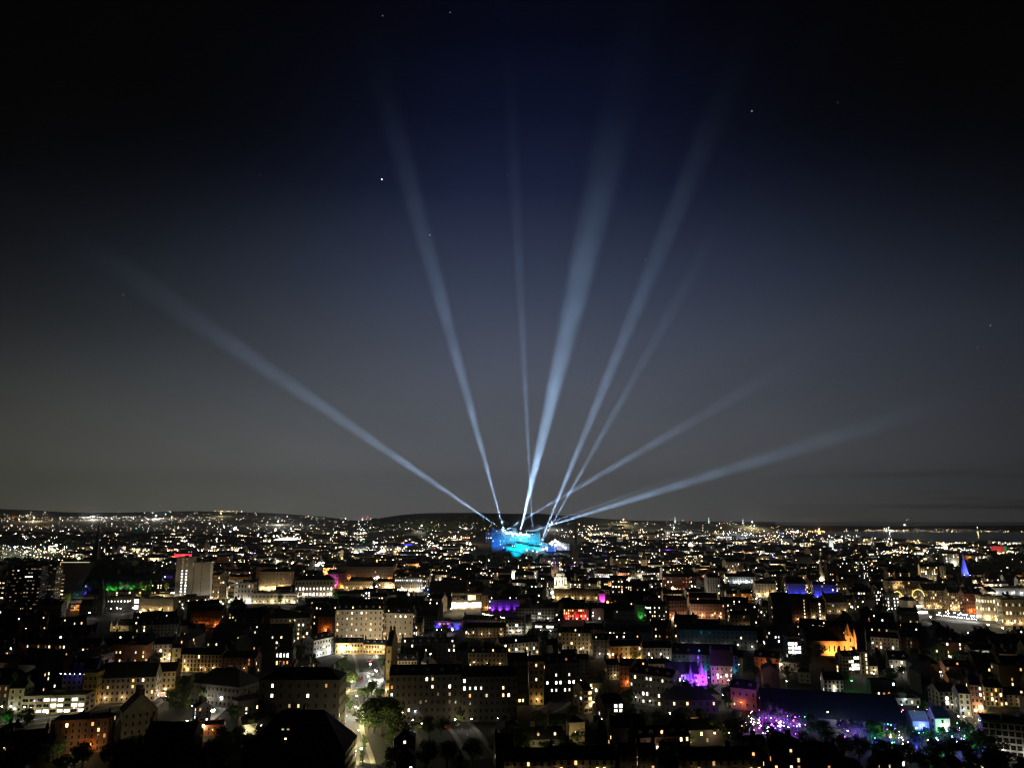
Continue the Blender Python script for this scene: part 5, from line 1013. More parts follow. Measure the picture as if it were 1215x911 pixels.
for x, y, c_, pw in LST:
    k_ = 2.4 if 395 < x < 462 and y > 765 else (.5 if y < 760 else (.16 if 462 < x < 640 and y > 825 else .3))
    street_lamp(G(x, y), c_, pw * k_, 6, glass=1 + min(3.2, pw / 2300) if y < 760 else 1 + min(1.4, pw / 3500))  # glass enlarged on strong lamps, standing in for their bloom
print('lamps by hand', len(LAMPS))

# rows of festoon lights
def festoon(pts, col, label, group=None, r=.35, n=10):
    P = [G(*p) + Vector((0, 0, 4)) for p in pts]; t = thing('festoon', label, 'string lights', P[0] - Vector((0, 0, 4)))
    mb = MB(); cb = MB()
    for a, b in zip(P, P[1:]):
        cb.tube(a - P[0] + Vector((0, 0, 4)), b - P[0] + Vector((0, 0, 4)), .04, .04, 4)
        for i in range(n): q_ = a.lerp(b, i / n) - P[0] + Vector((0, 0, 3.7)); mb.octa(q_, r)
    cb.build('cable', METAL, t); mb.build('bulb_string', LAMPMAT[col], t)
    pm = MB(); [pm.tube(p - P[0] + Vector((0, 0, -.5)), p - P[0] + Vector((0, 0, 4.1)), .09, .07, 6) for p in P]; pm.build('post', METAL, t)
festoon([(573, 732), (600, 737)], 'warm', 'string of warm bulbs rising beside the violet-washed row', n=13, r=.5)
festoon([(518, 752), (543, 751)], 'white', 'four white bulbs strung before the blue and crimson stage', n=4, r=.8)
festoon([(240, 849), (254, 852)], 'warm', 'pattern of warm fairy lights on the courtyard ground', n=12); festoon([(241, 853), (255, 849)], 'white', 'crossing string of white fairy lights in the courtyard', n=12)
festoon([(1112, 733), (1162, 739)], 'cool', 'dense white string lights along the street before the grand hotel', n=18, r=.4); festoon([(1068, 729), (1103, 731)], 'white', 'white string lights along the front of the market', n=14, r=.4)

# coloured garden lights, lower right
VG = []
q = random.Random(11)
def garden_light(x, y, c_, pw=0, r=.28):
    p = G(x, y); t = thing('garden_lamp', None, 'garden lamp', p, 0, 'coloured lamps of the night garden'); h = q.uniform(1.5, 6)
    mb = MB(); mb.tube((0, 0, -.3), (0, 0, h), .05, .04, 5); mb.build('post', METAL, t); mb = MB(); mb.octa((0, 0, h + r), r); mb.build('lamp_glass', LAMPMAT[c_], t)
    if pw: lamp('POINT', c_, pw, (0, -1.2, h + .5), t, rad=.2)
    VG.append((t, c_)); LAMPS.append((t, c_))
for i in range(84):
    x = q.uniform(888, 956); y = 876 - abs(q.gauss(0, 14)); c_ = q.choice(['violet', 'violet', 'violet', 'magenta', 'white', 'white', 'green', 'warm', 'cool', 'blue', 'violet']); garden_light(x, y, c_, q.choice([0, 0, 1500]) if c_ in ('violet', 'blue', 'magenta', 'green') else 0, q.uniform(.22, .42))
for i in range(14): garden_light(q.uniform(880, 896), q.uniform(852, 874), q.choice(['orange', 'warm']), q.choice([0, 500]))
for i in range(26): garden_light(q.uniform(994, 1026), q.uniform(852, 880), q.choice(['violet', 'blue', 'violet', 'white', 'blue']), q.choice([0, 1600]))
for i in range(46):
    c_ = q.choice(['green', 'green', 'blue', 'white', 'warm', 'cyan', 'violet', 'blue', 'blue']); garden_light(q.uniform(1022, 1150), q.uniform(868, 893), c_, q.choice([0, 1600]) if c_ in ('green', 'blue', 'violet') else 0, q.uniform(.22, .4))
for i in range(14): garden_light(q.uniform(1055, 1075), q.uniform(876, 890), q.choice(['warm', 'white']), q.choice([0, 0, 700]), .34)
for i in range(16): garden_light(q.uniform(800, 832), q.uniform(812, 826), q.choice(['white', 'cool', 'violet', 'blue', 'cyan']), q.choice([0, 1500]), .34)
for i in range(12): garden_light(q.uniform(1040, 1112), q.uniform(838, 858), q.choice(['warm', 'orange', 'white', 'violet']), 0)
LAND.append(('violet garden trees', 918, 852)); LAND.append(('blue-green garden', 1070, 878))

# ------------------------------------------------------------------ trees
def lit_tree(x, yb, h, c_, pw, label=None, kind=None, wide=1.0, d=5):
    t = tree_px(x, yb, h, kind=kind, label=label, wide=wide); p = t.location
    floodlight(Vector((p.x + rnd.uniform(-2, 2), p.y - d - h * .4, p.z + 1.5)), (p.x, p.y, p.z + h * .6), c_, pw, 110); return t
for x, yb, h, c_, pw, k, wd in ((416, 817, 13, 'yellow', 3200, 0, 1.15), (407, 812, 11, 'yellow', 500, 1, 1.1), (430, 905, 8, 'yellow', 1500, 5, 1), (432, 889, 8, 'yellow', 1400, 5, 1), (484, 848, 8, 'yellow', 900, 2, 1), (456, 800, 7, 'yellow', 700, 3, 1), (452, 790, 7, 'yellow', 700, 1, 1),
                                (517, 850, 8, 'yellow', 1800, 0, 1), (527, 848, 7, 'yellow', 2200, 4, 1), (545, 857, 6, 'yellow', 1500, 2, 1), (495, 872, 6, 'yellow', 900, 1, 1), (725, 876, 8, 'yellow', 2200, 3, 1.4), (800, 866, 9, 'white', 500, 2, 1.2), (818, 890, 9, 'yellow', 1500, 1, 1), (646, 900, 8, 'yellow', 1000, 0, 1.3),
                                (685, 886, 8, 'yellow', 600, 2, 1), (770, 890, 6, 'yellow', 1500, 5, 1), (754, 786, 9, 'yellow', 3500, 4, 1.2), (862, 838, 12, 'yellow', 900, 0, 1), (245, 836, 12, 'warm', 1200, 1, 1), (184, 792, 12, 'yellow', 3500, 2, 1.2), (7, 862, 9, 'green', 2500, 3, 1.3), (88, 906, 8, 'yellow', 2500, 0, 1), (298, 872, 10, 'yellow', 1800, 3, 1),
                                (80, 722, 22, 'yellow', 9000, 0, 1), (90, 712, 20, 'cyan', 3000, 1, 1), (98, 708, 20, 'blue', 9000, 2, 1), (106, 706, 20, 'blue', 9000, 3, 1), (72, 726, 16, 'cyan', 3500, 4, 1), (128, 704, 18, 'green', 26000, 0, 1), (136, 706, 18, 'green', 16000, 1, 1), (143, 703, 18, 'cool', 7000, 2, 1), (150, 702, 18, 'cool', 6000, 3, 1),
                                (158, 706, 18, 'green', 12000, 4, 1), (161, 712, 16, 'green', 36000, 0, 1), (172, 704, 20, 'yellow', 7000, 1, 1), (180, 702, 20, 'green', 14000, 2, 1), (189, 704, 18, 'yellow', 6000, 3, 1), (197, 703, 18, 'yellow', 4500, 4, 1), (204, 702, 18, 'yellow', 3500, 1, 1),
                                (400, 716, 16, 'green', 1500, 0, 1.1), (411, 714, 14, 'green', 700, 1, 1.1), (333, 716, 12, 'yellow', 1200, 2, 1), (895, 866, 10, 'violet', 1500, 0, 1), (905, 862, 12, 'violet', 5200, 1, 1), (916, 864, 14, 'violet', 8000, 2, 1), (928, 866, 14, 'violet', 9000, 3, 1), (938, 868, 12, 'violet', 6000, 4, 1), (947, 868, 11, 'blue', 2500, 0, 1),
                                (1002, 876, 11, 'violet', 2500, 1, 1), (1012, 878, 11, 'violet', 5000, 2, 1), (1020, 878, 10, 'blue', 6000, 3, 1), (1034, 882, 12, 'cyan', 1800, 4, 1.1), (1046, 884, 12, 'green', 3500, 0, 1.1), (1060, 886, 11, 'cool', 1500, 1, 1.1), (1075, 886, 12, 'blue', 5500, 2, 1.1), (1088, 892, 10, 'blue', 4500, 3, 1.1), (1100, 886, 10, 'cyan', 1500, 4, 1.1),
                                (1118, 886, 10, 'violet', 1600, 0, 1.1), (1132, 884, 10, 'green', 1500, 1, 1.1), (1146, 882, 11, 'green', 1000, 2, 1.1), (1098, 848, 8, 'green', 800, 3, 1.2), (1112, 800, 7, 'green', 1500, 4, 1.6), (1126, 798, 7, 'green', 1500, 0, 1.6), (1106, 794, 9, 'yellow', 1500, 1, 1.5)):
    lit_tree(x, yb, h, c_, pw * (3 if yb < 730 else 3 if c_ in ('violet', 'blue') else 1.6), None, k, wd)
for x, yb, h, wd in ((436, 876, 19, 1.3), (452, 872, 22, 1.25), (468, 880, 20, 1.2), (444, 868, 18, 1.2), (478, 890, 14, 1.2), (432, 832, 10, 1.2), (441, 828, 11, 1.2), (450, 834, 10, 1.1), (411, 838, 7, 1), (415, 845, 7, 1), (403, 800, 12, 1), (408, 796, 10, 1), (1180, 905, 13, 1.3), (1165, 898, 13, 1.2), (1150, 908, 12, 1.3), (1195, 918, 11, 1.3),
                     (975, 880, 11, 1.2), (962, 874, 12, 1.1), (880, 880, 12, 1.3), (865, 884, 13, 1.3), (848, 880, 12, 1.2), (836, 876, 11, 1.2), (780, 870, 12, 1.2), (764, 874, 12, 1.2), (748, 880, 10, 1.2), (700, 892, 12, 1.3), (672, 900, 11, 1.3), (620, 894, 12, 1.3), (590, 900, 12, 1.3), (560, 908, 12, 1.4), (530, 912, 13, 1.4), (505, 914, 13, 1.3), (660, 800, 10, 1.2), (671, 796, 9, 1.2), (640, 868, 11, 1.2),
                     (20, 916, 12, 1.4), (44, 912, 11, 1.4), (4, 908, 12, 1.3), (130, 912, 12, 1.3), (150, 908, 13, 1.4), (176, 916, 12, 1.4), (206, 918, 12, 1.4), (250, 912, 13, 1.4), (270, 905, 12, 1.3), (290, 910, 13, 1.3), (262, 890, 11, 1.2), (284, 890, 11, 1.2), (715, 905, 11, 1.3), (792, 908, 12, 1.3), (1020, 905, 12, 1.4), (1050, 908, 12, 1.4), (1080, 912, 12, 1.4), (1110, 908, 12, 1.4), (1132, 906, 12, 1.3), (1000, 900, 11, 1.3), (985, 892, 11, 1.2)):
    tree_px(x, yb, h, wide=wd)
# trees in front of the far park and gardens
for i in range(60):
    x, yb = rnd.choice([(rnd.uniform(0, 210), rnd.uniform(668, 700)), (rnd.uniform(1040, 1215), rnd.uniform(672, 690)), (rnd.uniform(400, 470), rnd.uniform(664, 690)), (rnd.uniform(560, 700), rnd.uniform(664, 676)), (rnd.uniform(1165, 1215), rnd.uniform(752, 800)), (rnd.uniform(700, 1000), rnd.uniform(740, 800)), (rnd.uniform(500, 700), rnd.uniform(756, 800))])
    tree_px(x, yb, rnd.uniform(10, 16), wide=1.3)

# ------------------------------------------------------------------ the fabric of the old town
def blocked(x, y, w, d, h, a):
    r = (w + d) / 3.2
    for (fx, fy, fw, fd, fa) in FOOT:
        if (fx - x) ** 2 + (fy - y) ** 2 < (r + (fw + fd) / 3.4) ** 2: return True
    for Q, hw in ROADS:
        for p in Q[::2]:
            if (p.x - x) ** 2 + (p.y - y) ** 2 < (hw + w * .42) ** 2: return True
    k = ppm(y); sx, sy = proj((x, y, terr(x, y))); tx, ty = proj((x, y, terr(x, y) + h)); hwp = w / 2 * k
    for (x0, y0, x1, y1, Y) in BOXES:
        if Y > y and sx + hwp > x0 + 1 and sx - hwp < x1 - 1 and ty < y1 - (y1 - y0) * .22 and sy > y0: return True
    return False
ROADPX = []
for Q, hw in ROADS:
    for p in Q[::2]: sx, sy = proj(p); ROADPX.append((sx, sy, p.y))
def hides_road(x, y, w, h):
    k = ppm(y); sx, sy = proj((x, y, 0)); tx, ty = proj((x, y, h)); hw = w / 2 * k
    for (rx, ry, rY) in ROADPX:
        if rY > y and abs(rx - sx) < hw + 2 and ty < ry - 3 < sy: return True
    return False
def heading(x, y):
    a = 26 * math.sin(x * .0061 + y * .0043) + 18 * math.sin(x * .013 - y * .009 + 2)
    return a
gen = []; g2 = random.Random(21)
Y = 382.0
while Y < 1000 and len(gen) < 205:
    step = 24 + Y * .012
    x = -Y * .74 + g2.uniform(0, 20)
    while x < Y * .74:
        w = g2.choice([14, 18, 22, 28, 34, 40]); d = g2.uniform(10, 13); yy = Y + g2.uniform(-8, 8); a = heading(x, yy) + (90 if g2.random() < .18 else 0)
        st = g2.choice([3, 4, 4, 5] if Y > 520 else [2, 3, 3, 4]); h = st * 3.1 + .8; roofh = h + d * .35
        if not blocked(x + w / 2, yy, w, d, roofh, a) and not hides_road(x + w / 2, yy, w, roofh):
            gen.append((x + w / 2, yy, w, d, h, a, st)); FOOT.append((x + w / 2, yy, w * .8, d, R(a)))
        x += w + g2.uniform(2, 12) + (w * .2 if abs(a) > 40 else 0)
    Y += step
n1 = len(gen)
for _ in range(5200):
    if len(gen) - n1 > 85: break
    sx, sy = g2.uniform(-10, 1225), g2.uniform(762, 925); p = G(sx, sy); w = g2.uniform(8, 18); d = g2.uniform(7, 10); st = g2.choice([1, 2, 2, 3]); h = st * 3 + .6; a = heading(p.x, p.y) + g2.choice([0, 0, 90])
    if blocked(p.x, p.y, w, d, h + 2.5, a) or hides_road(p.x, p.y, w, h + 2.5): continue
    gen.append((p.x, p.y, w, d, h, a, st)); FOOT.append((p.x, p.y, w * .8, d, R(a)))
print('generic', n1, len(gen), 'to', Y)
YEND = Y
WALLS = [(DARK, 'dark stone'), (GREY, 'grey stone'), (BUFF, 'buff stone'), (SAND, 'sandstone'), (REDST, 'red sandstone'), (BRICK, 'brick'), (WHITE, 'pale rendered')]
GENB = []
for (x, y, w, d, h, a, st) in gen:
    wm, wn_ = g2.choices(WALLS, [.30, .28, .16, .10, .07, .06, .03])[0]; rf = g2.choices(['gable', 'hip', 'flat'], [.74, .14, .12])[0]; low = st <= 2
    root = thing('house' if low else 'tenement', None, 'house' if low else 'building', (x, y, terr(x, y)), R(a), 'houses and tenements of the old town')
    n0 = NB['n']; lt = g2.choice([.03, .06, .1, .16, .24]); lit_n = [0]
    def lm(b, s, nb, stt, lt=lt, lit_n=lit_n):
        if g2.random() < (.6 if (b * 7 + nb) % 3 == 0 and s == 0 and lt > .09 else lt): lit_n[0] += 1; return pick_pane(MIX)
        return None
    washed = g2.random() < .62
    block(root, w, d, h, R(a), wall=wm, roof=rf, storeys=st, lit=lt * .6, litmap=lm, rpitch=g2.uniform(.55, .95), chim=g2.choice([1, 2, 2, 3]), dark=washed and wm is not DARK, sidew=g2.random() < .6)
    GENB.append((root, wn_, rf, lit_n[0], st, low))
    if washed and sum(1 for l in LAMPS if l[0]['category'] == 'street lamp') < 298:
        c_ = g2.choices(['white', 'warm', 'yellow', 'orange', 'cool'], [.38, .24, .16, .14, .08])[0]; fr = Vector((math.sin(R(a)), -math.cos(R(a)), 0)); al = Vector((math.cos(R(a)), math.sin(R(a)), 0))
        if fr.y > 0: fr = -fr
        for i in range(1 if w < 30 else 2):
            q_ = Vector((x, y, terr(x, y))) + fr * (d / 2 + 4.5) + al * w * g2.uniform(-.45, .45)
            street_lamp(q_, 'warm' if c_ == 'yellow' else c_, g2.uniform(300, 1500) * (1.9 if y > 700 else 1.15), 6, glass=g2.uniform(1, 2))  # glass size also stands in for bloom

nt_ = 0
for _ in range(2600):
    if nt_ > 150: break
    sx, sy = g2.uniform(-5, 1220), g2.uniform(770, 925); p = G(sx, sy); h = g2.uniform(7, 12); k = ppm(p.y)
    if any((f[0] - p.x) ** 2 + (f[1] - p.y) ** 2 < ((f[2] + f[3]) / 3.2 + 2) ** 2 for f in FOOT) or hides_road(p.x, p.y, 7, h): continue
    if any((r_.x - p.x) ** 2 + (r_.y - p.y) ** 2 < (hw + 3) ** 2 for Q, hw in ROADS for r_ in Q[::2]): continue
    if any(Y_ > p.y and x0 - 3 < sx < x1 + 3 and sy - h * k < y1 - (y1 - y0) * .35 and sy > y0 for (x0, y0, x1, y1, Y_) in BOXES): continue
    tree(p, h, wide=g2.uniform(1.1, 1.5)); FOOT.append((p.x, p.y, 4, 4, 0)); nt_ += 1
print('filler trees', nt_)
# beyond: the rest of the roofs as one mass, to the hills
def mass():
    mb = MB(); q = random.Random(5); ms = [DARK, GREY, BUFF, SAND, REDST, SLATE, W_WARM, W_YEL, W_WHT, W_COOL, W_ORG, CONC, GLASS]; Y = YEND; n = 0; spots = []
    while Y < 4700:
        step = 26 + (Y - 700) * .035
        sc = 1 + max(0, Y - 1500) / 1800
        x = -Y * .78
        while x < Y * .78:
            w = q.uniform(14, 44) * sc; d = q.uniform(10, 14) * sc; h = q.choice([9, 12, 13, 15, 17]) * (1 if Y < 1600 else .8) + (q.random() < .04) * 18; yy = Y + q.uniform(-12, 12); cx = x + w / 2; a = heading(cx, yy) * .8
            sx, sy = proj((cx, yy, terr(cx, yy))); skip = False
            if 0 < sx < 205 and 664 < sy < 712 and q.random() < .93: skip = True
            if sx < 90 and 644 < sy < 668: skip = True
            if 1035 < sx < 1215 and 652 < sy < 690 and q.random() < .8: skip = True
            if 560 < sx < 692 and 640 < sy < 668: skip = True
            if sy < 660 and q.random() < .35: skip = True
            if 440 < sx < 570 and sy < 642 and q.random() < .8: skip = True
            if terr(cx, yy) < -48: skip = True
            if 555 < sx < 700 and sy < 642: skip = True
            if not skip and not blocked(cx, yy, w, d, h + 4, a):
                z = terr(cx, yy); M = Matrix.Translation((cx, yy, z)) @ Matrix.Rotation(R(a), 4, 'Z'); wm = q.choices([0, 1, 2, 3, 4, 11], [.25, .3, .2, .12, .07, .06])[0]
                if q.random() < .8:
                    rh = d * .35; P = lambda X, Yy, Z: M @ Vector((X, Yy, Z)); W = w / 2; D = d / 2
                    mb.quad(P(-W, -D, -3), P(W, -D, -3), P(W, -D, h), P(-W, -D, h), wm); mb.quad(P(W, D, -3), P(-W, D, -3), P(-W, D, h), P(W, D, h), wm)
                    mb.poly([P(W, -D, -3), P(W, D, -3), P(W, D, h), P(W, 0, h + rh), P(W, -D, h)], wm); mb.poly([P(-W, D, -3), P(-W, -D, -3), P(-W, -D, h), P(-W, 0, h + rh), P(-W, D, h)], wm)
                    mb.quad(P(-W, -D - .4, h + .01), P(W, -D - .4, h + .01), P(W, 0, h + rh + .1), P(-W, 0, h + rh + .1), 5); mb.quad(P(W, D + .4, h + .01), P(-W, D + .4, h + .01), P(-W, 0, h + rh + .1), P(W, 0, h + rh + .1), 5)
                    if Y < 2000:
                        for s in (-1, 1): mb.box(s * (W - .8) - .6, s * (W - .8) + .6, -1.2, 1.2, h, h + rh + 1.6, 0, M)
                else: mb.box(-w / 2, w / 2, -d / 2, d / 2, -3, h, wm, M); mb.box(-w / 5, w / 8, -d / 4, d / 5, h, h + 2.5, 0, M)
                lit = q.choice([.05, .1, .18, .36]) * (1.0 if Y < 2200 else 1.4); st = max(2, int(h / 3.1)); nb = max(2, int(w / (3.2 * sc))); ws = (.6 if Y < 1800 else .85) * sc
                for s in range(st):
                    for b in range(nb):
                        on = q.random() < lit
                        if not on and Y > 1500: continue
                        X = -w / 2 + w * (b + .5) / nb; Z = h * (s + .35) / st
                        mb.quad(M @ Vector((X - ws, -d / 2 - .06, Z)), M @ Vector((X + ws, -d / 2 - .06, Z)), M @ Vector((X + ws, -d / 2 - .06, Z + 1.7 * sc)), M @ Vector((X - ws, -d / 2 - .06, Z + 1.7 * sc)), q.choices([6, 7, 8, 9, 10], [.28, .27, .3, .08, .07])[0] if on else 12)
                n += 1
                if Y < 2600 and q.random() < .26: spots.append((M @ Vector((q.uniform(-.4, .4) * w, -d / 2 - 5, 0)), h))
            x += w + q.uniform(3, 14) * sc
        Y += step
    o = mb.build('distant_buildings', ms); tag(o, 'mass of dark distant roofs and fronts with scattered lit windows', 'distant buildings', kind='stuff'); print('mass', n, len(spots)); return spots
SPOTS = mass()

# distant lamps: one mass, plus bare point lights added to brighten nearer fronts
def far_lamps():
    q = random.Random(9); mb = MB(); ms = [glow('far_white', (1, .95, .82), 9), glow('far_warm', (1, .72, .38), 8), glow('far_orange', (1, .45, .14), 6), glow('far_cool', (.8, .93, 1), 10), glow('far_red', (1, .08, .05), 4), glow('far_green', (.1, 1, .5), 3), glow('far_blue', (.12, .14, 1), 3), glow('far_dim', (1, .85, .6), 1.8)]
    W = [.33, .22, .07, .12, .015, .012, .008, .22]
    def put_l(x, y, r=None, c=None):
        p = G(x, y)
        if p is None or (558 < x < 692 and 638 < y < 664): return
        s = 1 / ppm(p.y); fr = .66 + .5 * sm((y - 618) / 34); rr = (r or min(1.3, q.lognormvariate(-1.25, .5))) * s * fr; mb.octa((p.x, p.y, p.z + 3 + rr), rr, q.choices(range(8), W)[0] if c is None else c)
    # (x0, x1, y0, y1, count)
    for x0, x1, y0, y1, n in ((0, 260, 613, 621, 230), (0, 60, 607, 613, 12), (90, 330, 604, 612, 46), (0, 200, 620, 632, 120), (200, 600, 618, 634, 330), (200, 440, 612, 620, 90), (0, 130, 634, 646, 60), (0, 84, 648, 662, 95), (130, 420, 632, 650, 330), (420, 600, 634, 652, 210), (200, 560, 648, 672, 420), (560, 690, 655, 672, 80), (0, 200, 640, 700, 40),
                              (430, 600, 622, 634, 20), (650, 900, 617, 628, 90), (660, 960, 626, 642, 430), (690, 1000, 640, 662, 520), (900, 1060, 632, 652, 230), (700, 1060, 660, 690, 520), (1040, 1215, 646, 660, 150), (960, 1215, 640, 652, 150), (1040, 1215, 660, 690, 50), (860, 1215, 625, 633, 12), (250, 640, 672, 720, 260), (700, 1180, 690, 730, 260)):
        for i in range(n): put_l(q.uniform(x0, x1), q.triangular(y0, y1, (y0 + y1) / 2))
    for i in range(26):                                       # clumps: retail parks, junctions, stadium
        cx, cy_ = q.uniform(0, 1215), q.uniform(614, 668); c = q.choice([0, 1, 3, 2, 0])
        if 430 < cx < 640 and cy_ < 636: continue
        for k in range(q.randrange(8, 22)): put_l(cx + q.gauss(0, 7), cy_ + q.gauss(0, 1.2), None, c)
    for cx, cy_, sx, sy, n, c, r in ((120, 614, 30, 1.2, 60, 0, .5), (32, 612.6, 8, 1, 16, 1, .5), (107, 606.5, 5, .6, 14, 5, .35), (265, 607, 12, .6, 26, 1, .5), (335, 636, 16, 2, 40, 0, .9), (350, 634, 10, 2.5, 12, 3, 1.2), (275, 636, 5, 3, 14, 0, 1.0), (280, 628, 3, 1.5, 8, 3, 1.2), (258, 641, 6, 1.2, 12, 0, .9), (326, 630, 1.2, 1, 3, 3, 1.6),
                                     (421, 661, 3, 3, 6, 3, 2.4), (452, 658, 4, 3, 8, 3, 2.3), (436, 664, 7, 3, 16, 0, .8), (560, 647, 4, 2, 9, 1, 1.4), (548, 653, 10, 4, 30, 1, .7), (530, 655, 8, 3, 18, 0, .7), (300, 649, 5, 2, 10, 2, 1.0), (345, 651, 8, 2, 14, 0, .8), (510, 647, 6, 1, 6, 4, .8), (485, 650, 8, 1, 10, 1, .6), (740, 619.5, 5, .5, 12, 1, .5),
                                     (885, 645, 10, 3, 24, 3, .9), (855, 651, 8, 4, 16, 0, .9), (930, 663, 16, 1.6, 40, 3, .6), (905, 660, 10, 1.6, 18, 2, .6), (970, 631, 8, .8, 24, 2, .7), (943, 631.5, 5, .8, 12, 0, .7), (1040, 630, 40, .8, 36, 1, .4), (1057, 630, 9, 1.2, 14, 3, .8), (1130, 629, 40, .7, 34, 7, .45), (1120, 631.5, 50, .4, 40, 1, .4), (1190, 631, 25, .5, 16, 1, .4),
                                     (1085, 648, 26, 1.6, 50, 1, .6), (1128, 652, 10, 1, 20, 3, .7), (1190, 656, 14, 2, 22, 1, .6), (1010, 650, 10, 2, 22, 0, .8), (708, 648, 4, 3, 10, 4, .7), (718, 643, 5, 2, 10, 0, .8), (785, 662, 30, 2, 50, 7, .9), (815, 663, 4, 2.5, 12, 0, 1.1), (875, 672, 10, 1.6, 16, 3, .7), (540, 667, 8, 1.4, 18, 0, .8), (568, 667, 6, 1, 12, 0, .9), (375, 672, 12, 1.5, 26, 0, .8), (46, 650, 30, 3, 50, 0, .5), (60, 655, 14, 1.5, 16, 2, .7), (148, 646, 2.5, 1, 5, 3, 1.2)):
        for k in range(n): put_l(cx + q.gauss(0, sx * .7), cy_ + q.gauss(0, sy * .7), r * q.uniform(.55, 1.1), c if q.random() < .7 else None)
    for i in range(150):                                      # random big blobs added to brighten the middle distance
        x, y = q.uniform(0, 1215), q.triangular(636, 738, 672)
        if (x < 205 and y > 662) or (1036 < x and 656 < y < 690): continue
        put_l(x, y, q.uniform(1.0, 1.9), q.choices([0, 1, 2, 3, 6, 5], [.4, .28, .1, .16, .03, .03])[0])
    for i in range(95):                                       # lamps strung along the far streets
        x, y = q.uniform(0, 1215), q.triangular(634, 706, 652)
        if (x < 205 and y > 662) or (1036 < x and 656 < y < 690): continue
        sl = q.gauss(0, .10); c = q.choice([0, 0, 1, 1, 2, 3]); n = q.randrange(6, 16); st_ = q.uniform(2.2, 4.5)
        for k in range(n): put_l(x + k * st_, y + k * st_ * sl, q.uniform(.35, .75), c)
    o = mb.build('distant_lamps', ms); tag(o, 'countless small white, amber and coloured lamps of the far city', 'city lights', kind='stuff')
    for (p, h) in SPOTS[::max(1, len(SPOTS) // 420)]:
        c_ = q.choices(['white', 'warm', 'yellow', 'orange', 'cool', 'violet'], [.36, .24, .16, .12, .08, .04])[0]
        lamp('POINT', c_, q.lognormvariate(9.85, .7), p + Vector((0, -1, 5)), o, rad=.4)  # added light, no lamp is drawn at it
far_lamps()
# open park on the left, lit green by its lamps; far wood
for (x0, x1, y0, y1) in ((-10, 85, 651, 662),):
    P = [G(x0, y1), G(x1, y1), G(x1 + 4, y0), G(x0, y0)]; mb = MB(); mb.quad(*[p + Vector((0, 0, .3)) for p in P]); tag(mb.build('park_lawn', GRASS), kind='structure')
    for i in range(14):
        x, y = rnd.uniform(x0 + 8, x1), rnd.uniform(y0 + 1, y1 - 1); street_lamp(G(x, y), 'white', 26000, 9)
    LAND.append(('lit park lawn', 40, 656))
def woods():
    q = random.Random(13); mb = MB()
    for (x0, x1, y0, y1, n) in ((0, 205, 664, 700, 420), (1036, 1215, 658, 690, 330), (0, 200, 634, 650, 200), (400, 560, 662, 676, 120), (560, 700, 662, 674, 140), (700, 1000, 645, 690, 110), (440, 600, 616, 632, 160)):
        for i in range(n):
            p = G(q.uniform(x0, x1), q.uniform(y0, y1)); r = q.uniform(6, 11) * (1 if p.y < 3000 else 2.2)
            for k in range(26):
                v = Vector((q.gauss(0, 1), q.gauss(0, 1), abs(q.gauss(0, 1)))).normalized() * r * q.uniform(.7, 1.1); c = p + v; e = Vector((q.gauss(0, 1), q.gauss(0, 1), q.gauss(0, 1))).normalized() * r * .3; f = e.orthogonal().normalized() * r * .26
                mb.quad(c - e, c + f, c + e, c - f)
    tag(mb.build('distant_woods', LEAF), 'dark far woods and park trees between the lit districts', 'woods', kind='stuff')
woods()

# ------------------------------------------------------------------ labels that place each repeat between two landmarks
ORD = ['nearest', 'second', 'third', 'fourth', 'fifth', 'sixth', 'seventh', 'eighth', 'ninth', 'tenth', 'eleventh', 'twelfth', 'thirteenth', 'fourteenth', 'fifteenth', 'sixteenth', 'seventeenth', 'eighteenth', 'nineteenth', 'twentieth']
NUMW = ['no', 'one', 'two', 'three', 'four', 'five', 'six', 'seven', 'eight', 'nine', 'ten', 'eleven', 'twelve']
def rel_labels(items):
    """items: (object, descriptor). The label is descriptor + rank counted from the closest landmark towards another."""
    groups = {}
    for o, desc in items:
        loc = o.matrix_basis.translation; x, y = proj(loc)
        ls = sorted(LAND, key=lambda l: (l[1] - x) ** 2 + ((l[2] - y) * 2.2) ** 2)
        A_ = ls[0]; best = None
        for B_ in ls[1:9]:
            v1 = (x - A_[1], (y - A_[2]) * 2.2); v2 = (B_[1] - A_[1], (B_[2] - A_[2]) * 2.2); c = (v1[0] * v2[0] + v1[1] * v2[1]) / (math.hypot(*v1) * math.hypot(*v2) + 1e-6)
            if best is None or c > best[0]: best = (c, B_)
        groups.setdefault((desc, A_[0], best[1][0]), []).append((math.hypot(x - A_[1], (y - A_[2]) * 2.2), o))
    for (desc, a, b), l in groups.items():
        l.sort(key=lambda e: e[0])
        for i, (dist, o) in enumerate(l):
            pre = '' if len(l) == 1 else (ORD[i] if i < len(ORD) else ORD[-1]) + ' '
            o['label'] = f"{desc}, {pre}from the {a} towards the {b}"
items = []
for l in LAND: assert len(l[0].split()) <= 3, l
for root, wn_, rf, ln, st, low in GENB:
    items.append((root, f"{wn_} {'house' if low else 'tenement'}" + (f", {NUMW[min(ln, 12)]} lit" if ln else ', unlit')))
for t, i in TREES: items.append((t, 'conifer' if i == 5 else 'tree'))
for t, c_ in LAMPS:
    if not t.get('label'): items.append((t, f"{c_} {t['category'] if t['category'] != 'street lamp' else 'street lamp'}"))
for t, c_ in FLOODS:
    if not t.get('label'): items.append((t, f"{c_} floodlight"))
for o in list(COL.objects):
    if o.parent is None and o.get('category') and not o.get('label') and o not in [i[0] for i in items]: items.append((o, o['category']))
rel_labels([(o, d) for o, d in items if True])
print('objects', len(bpy.data.objects), 'lamps', len(LAMPS), 'floods', len(FLOODS), 'lights', len(bpy.data.lights), 'windows', NB['n'])

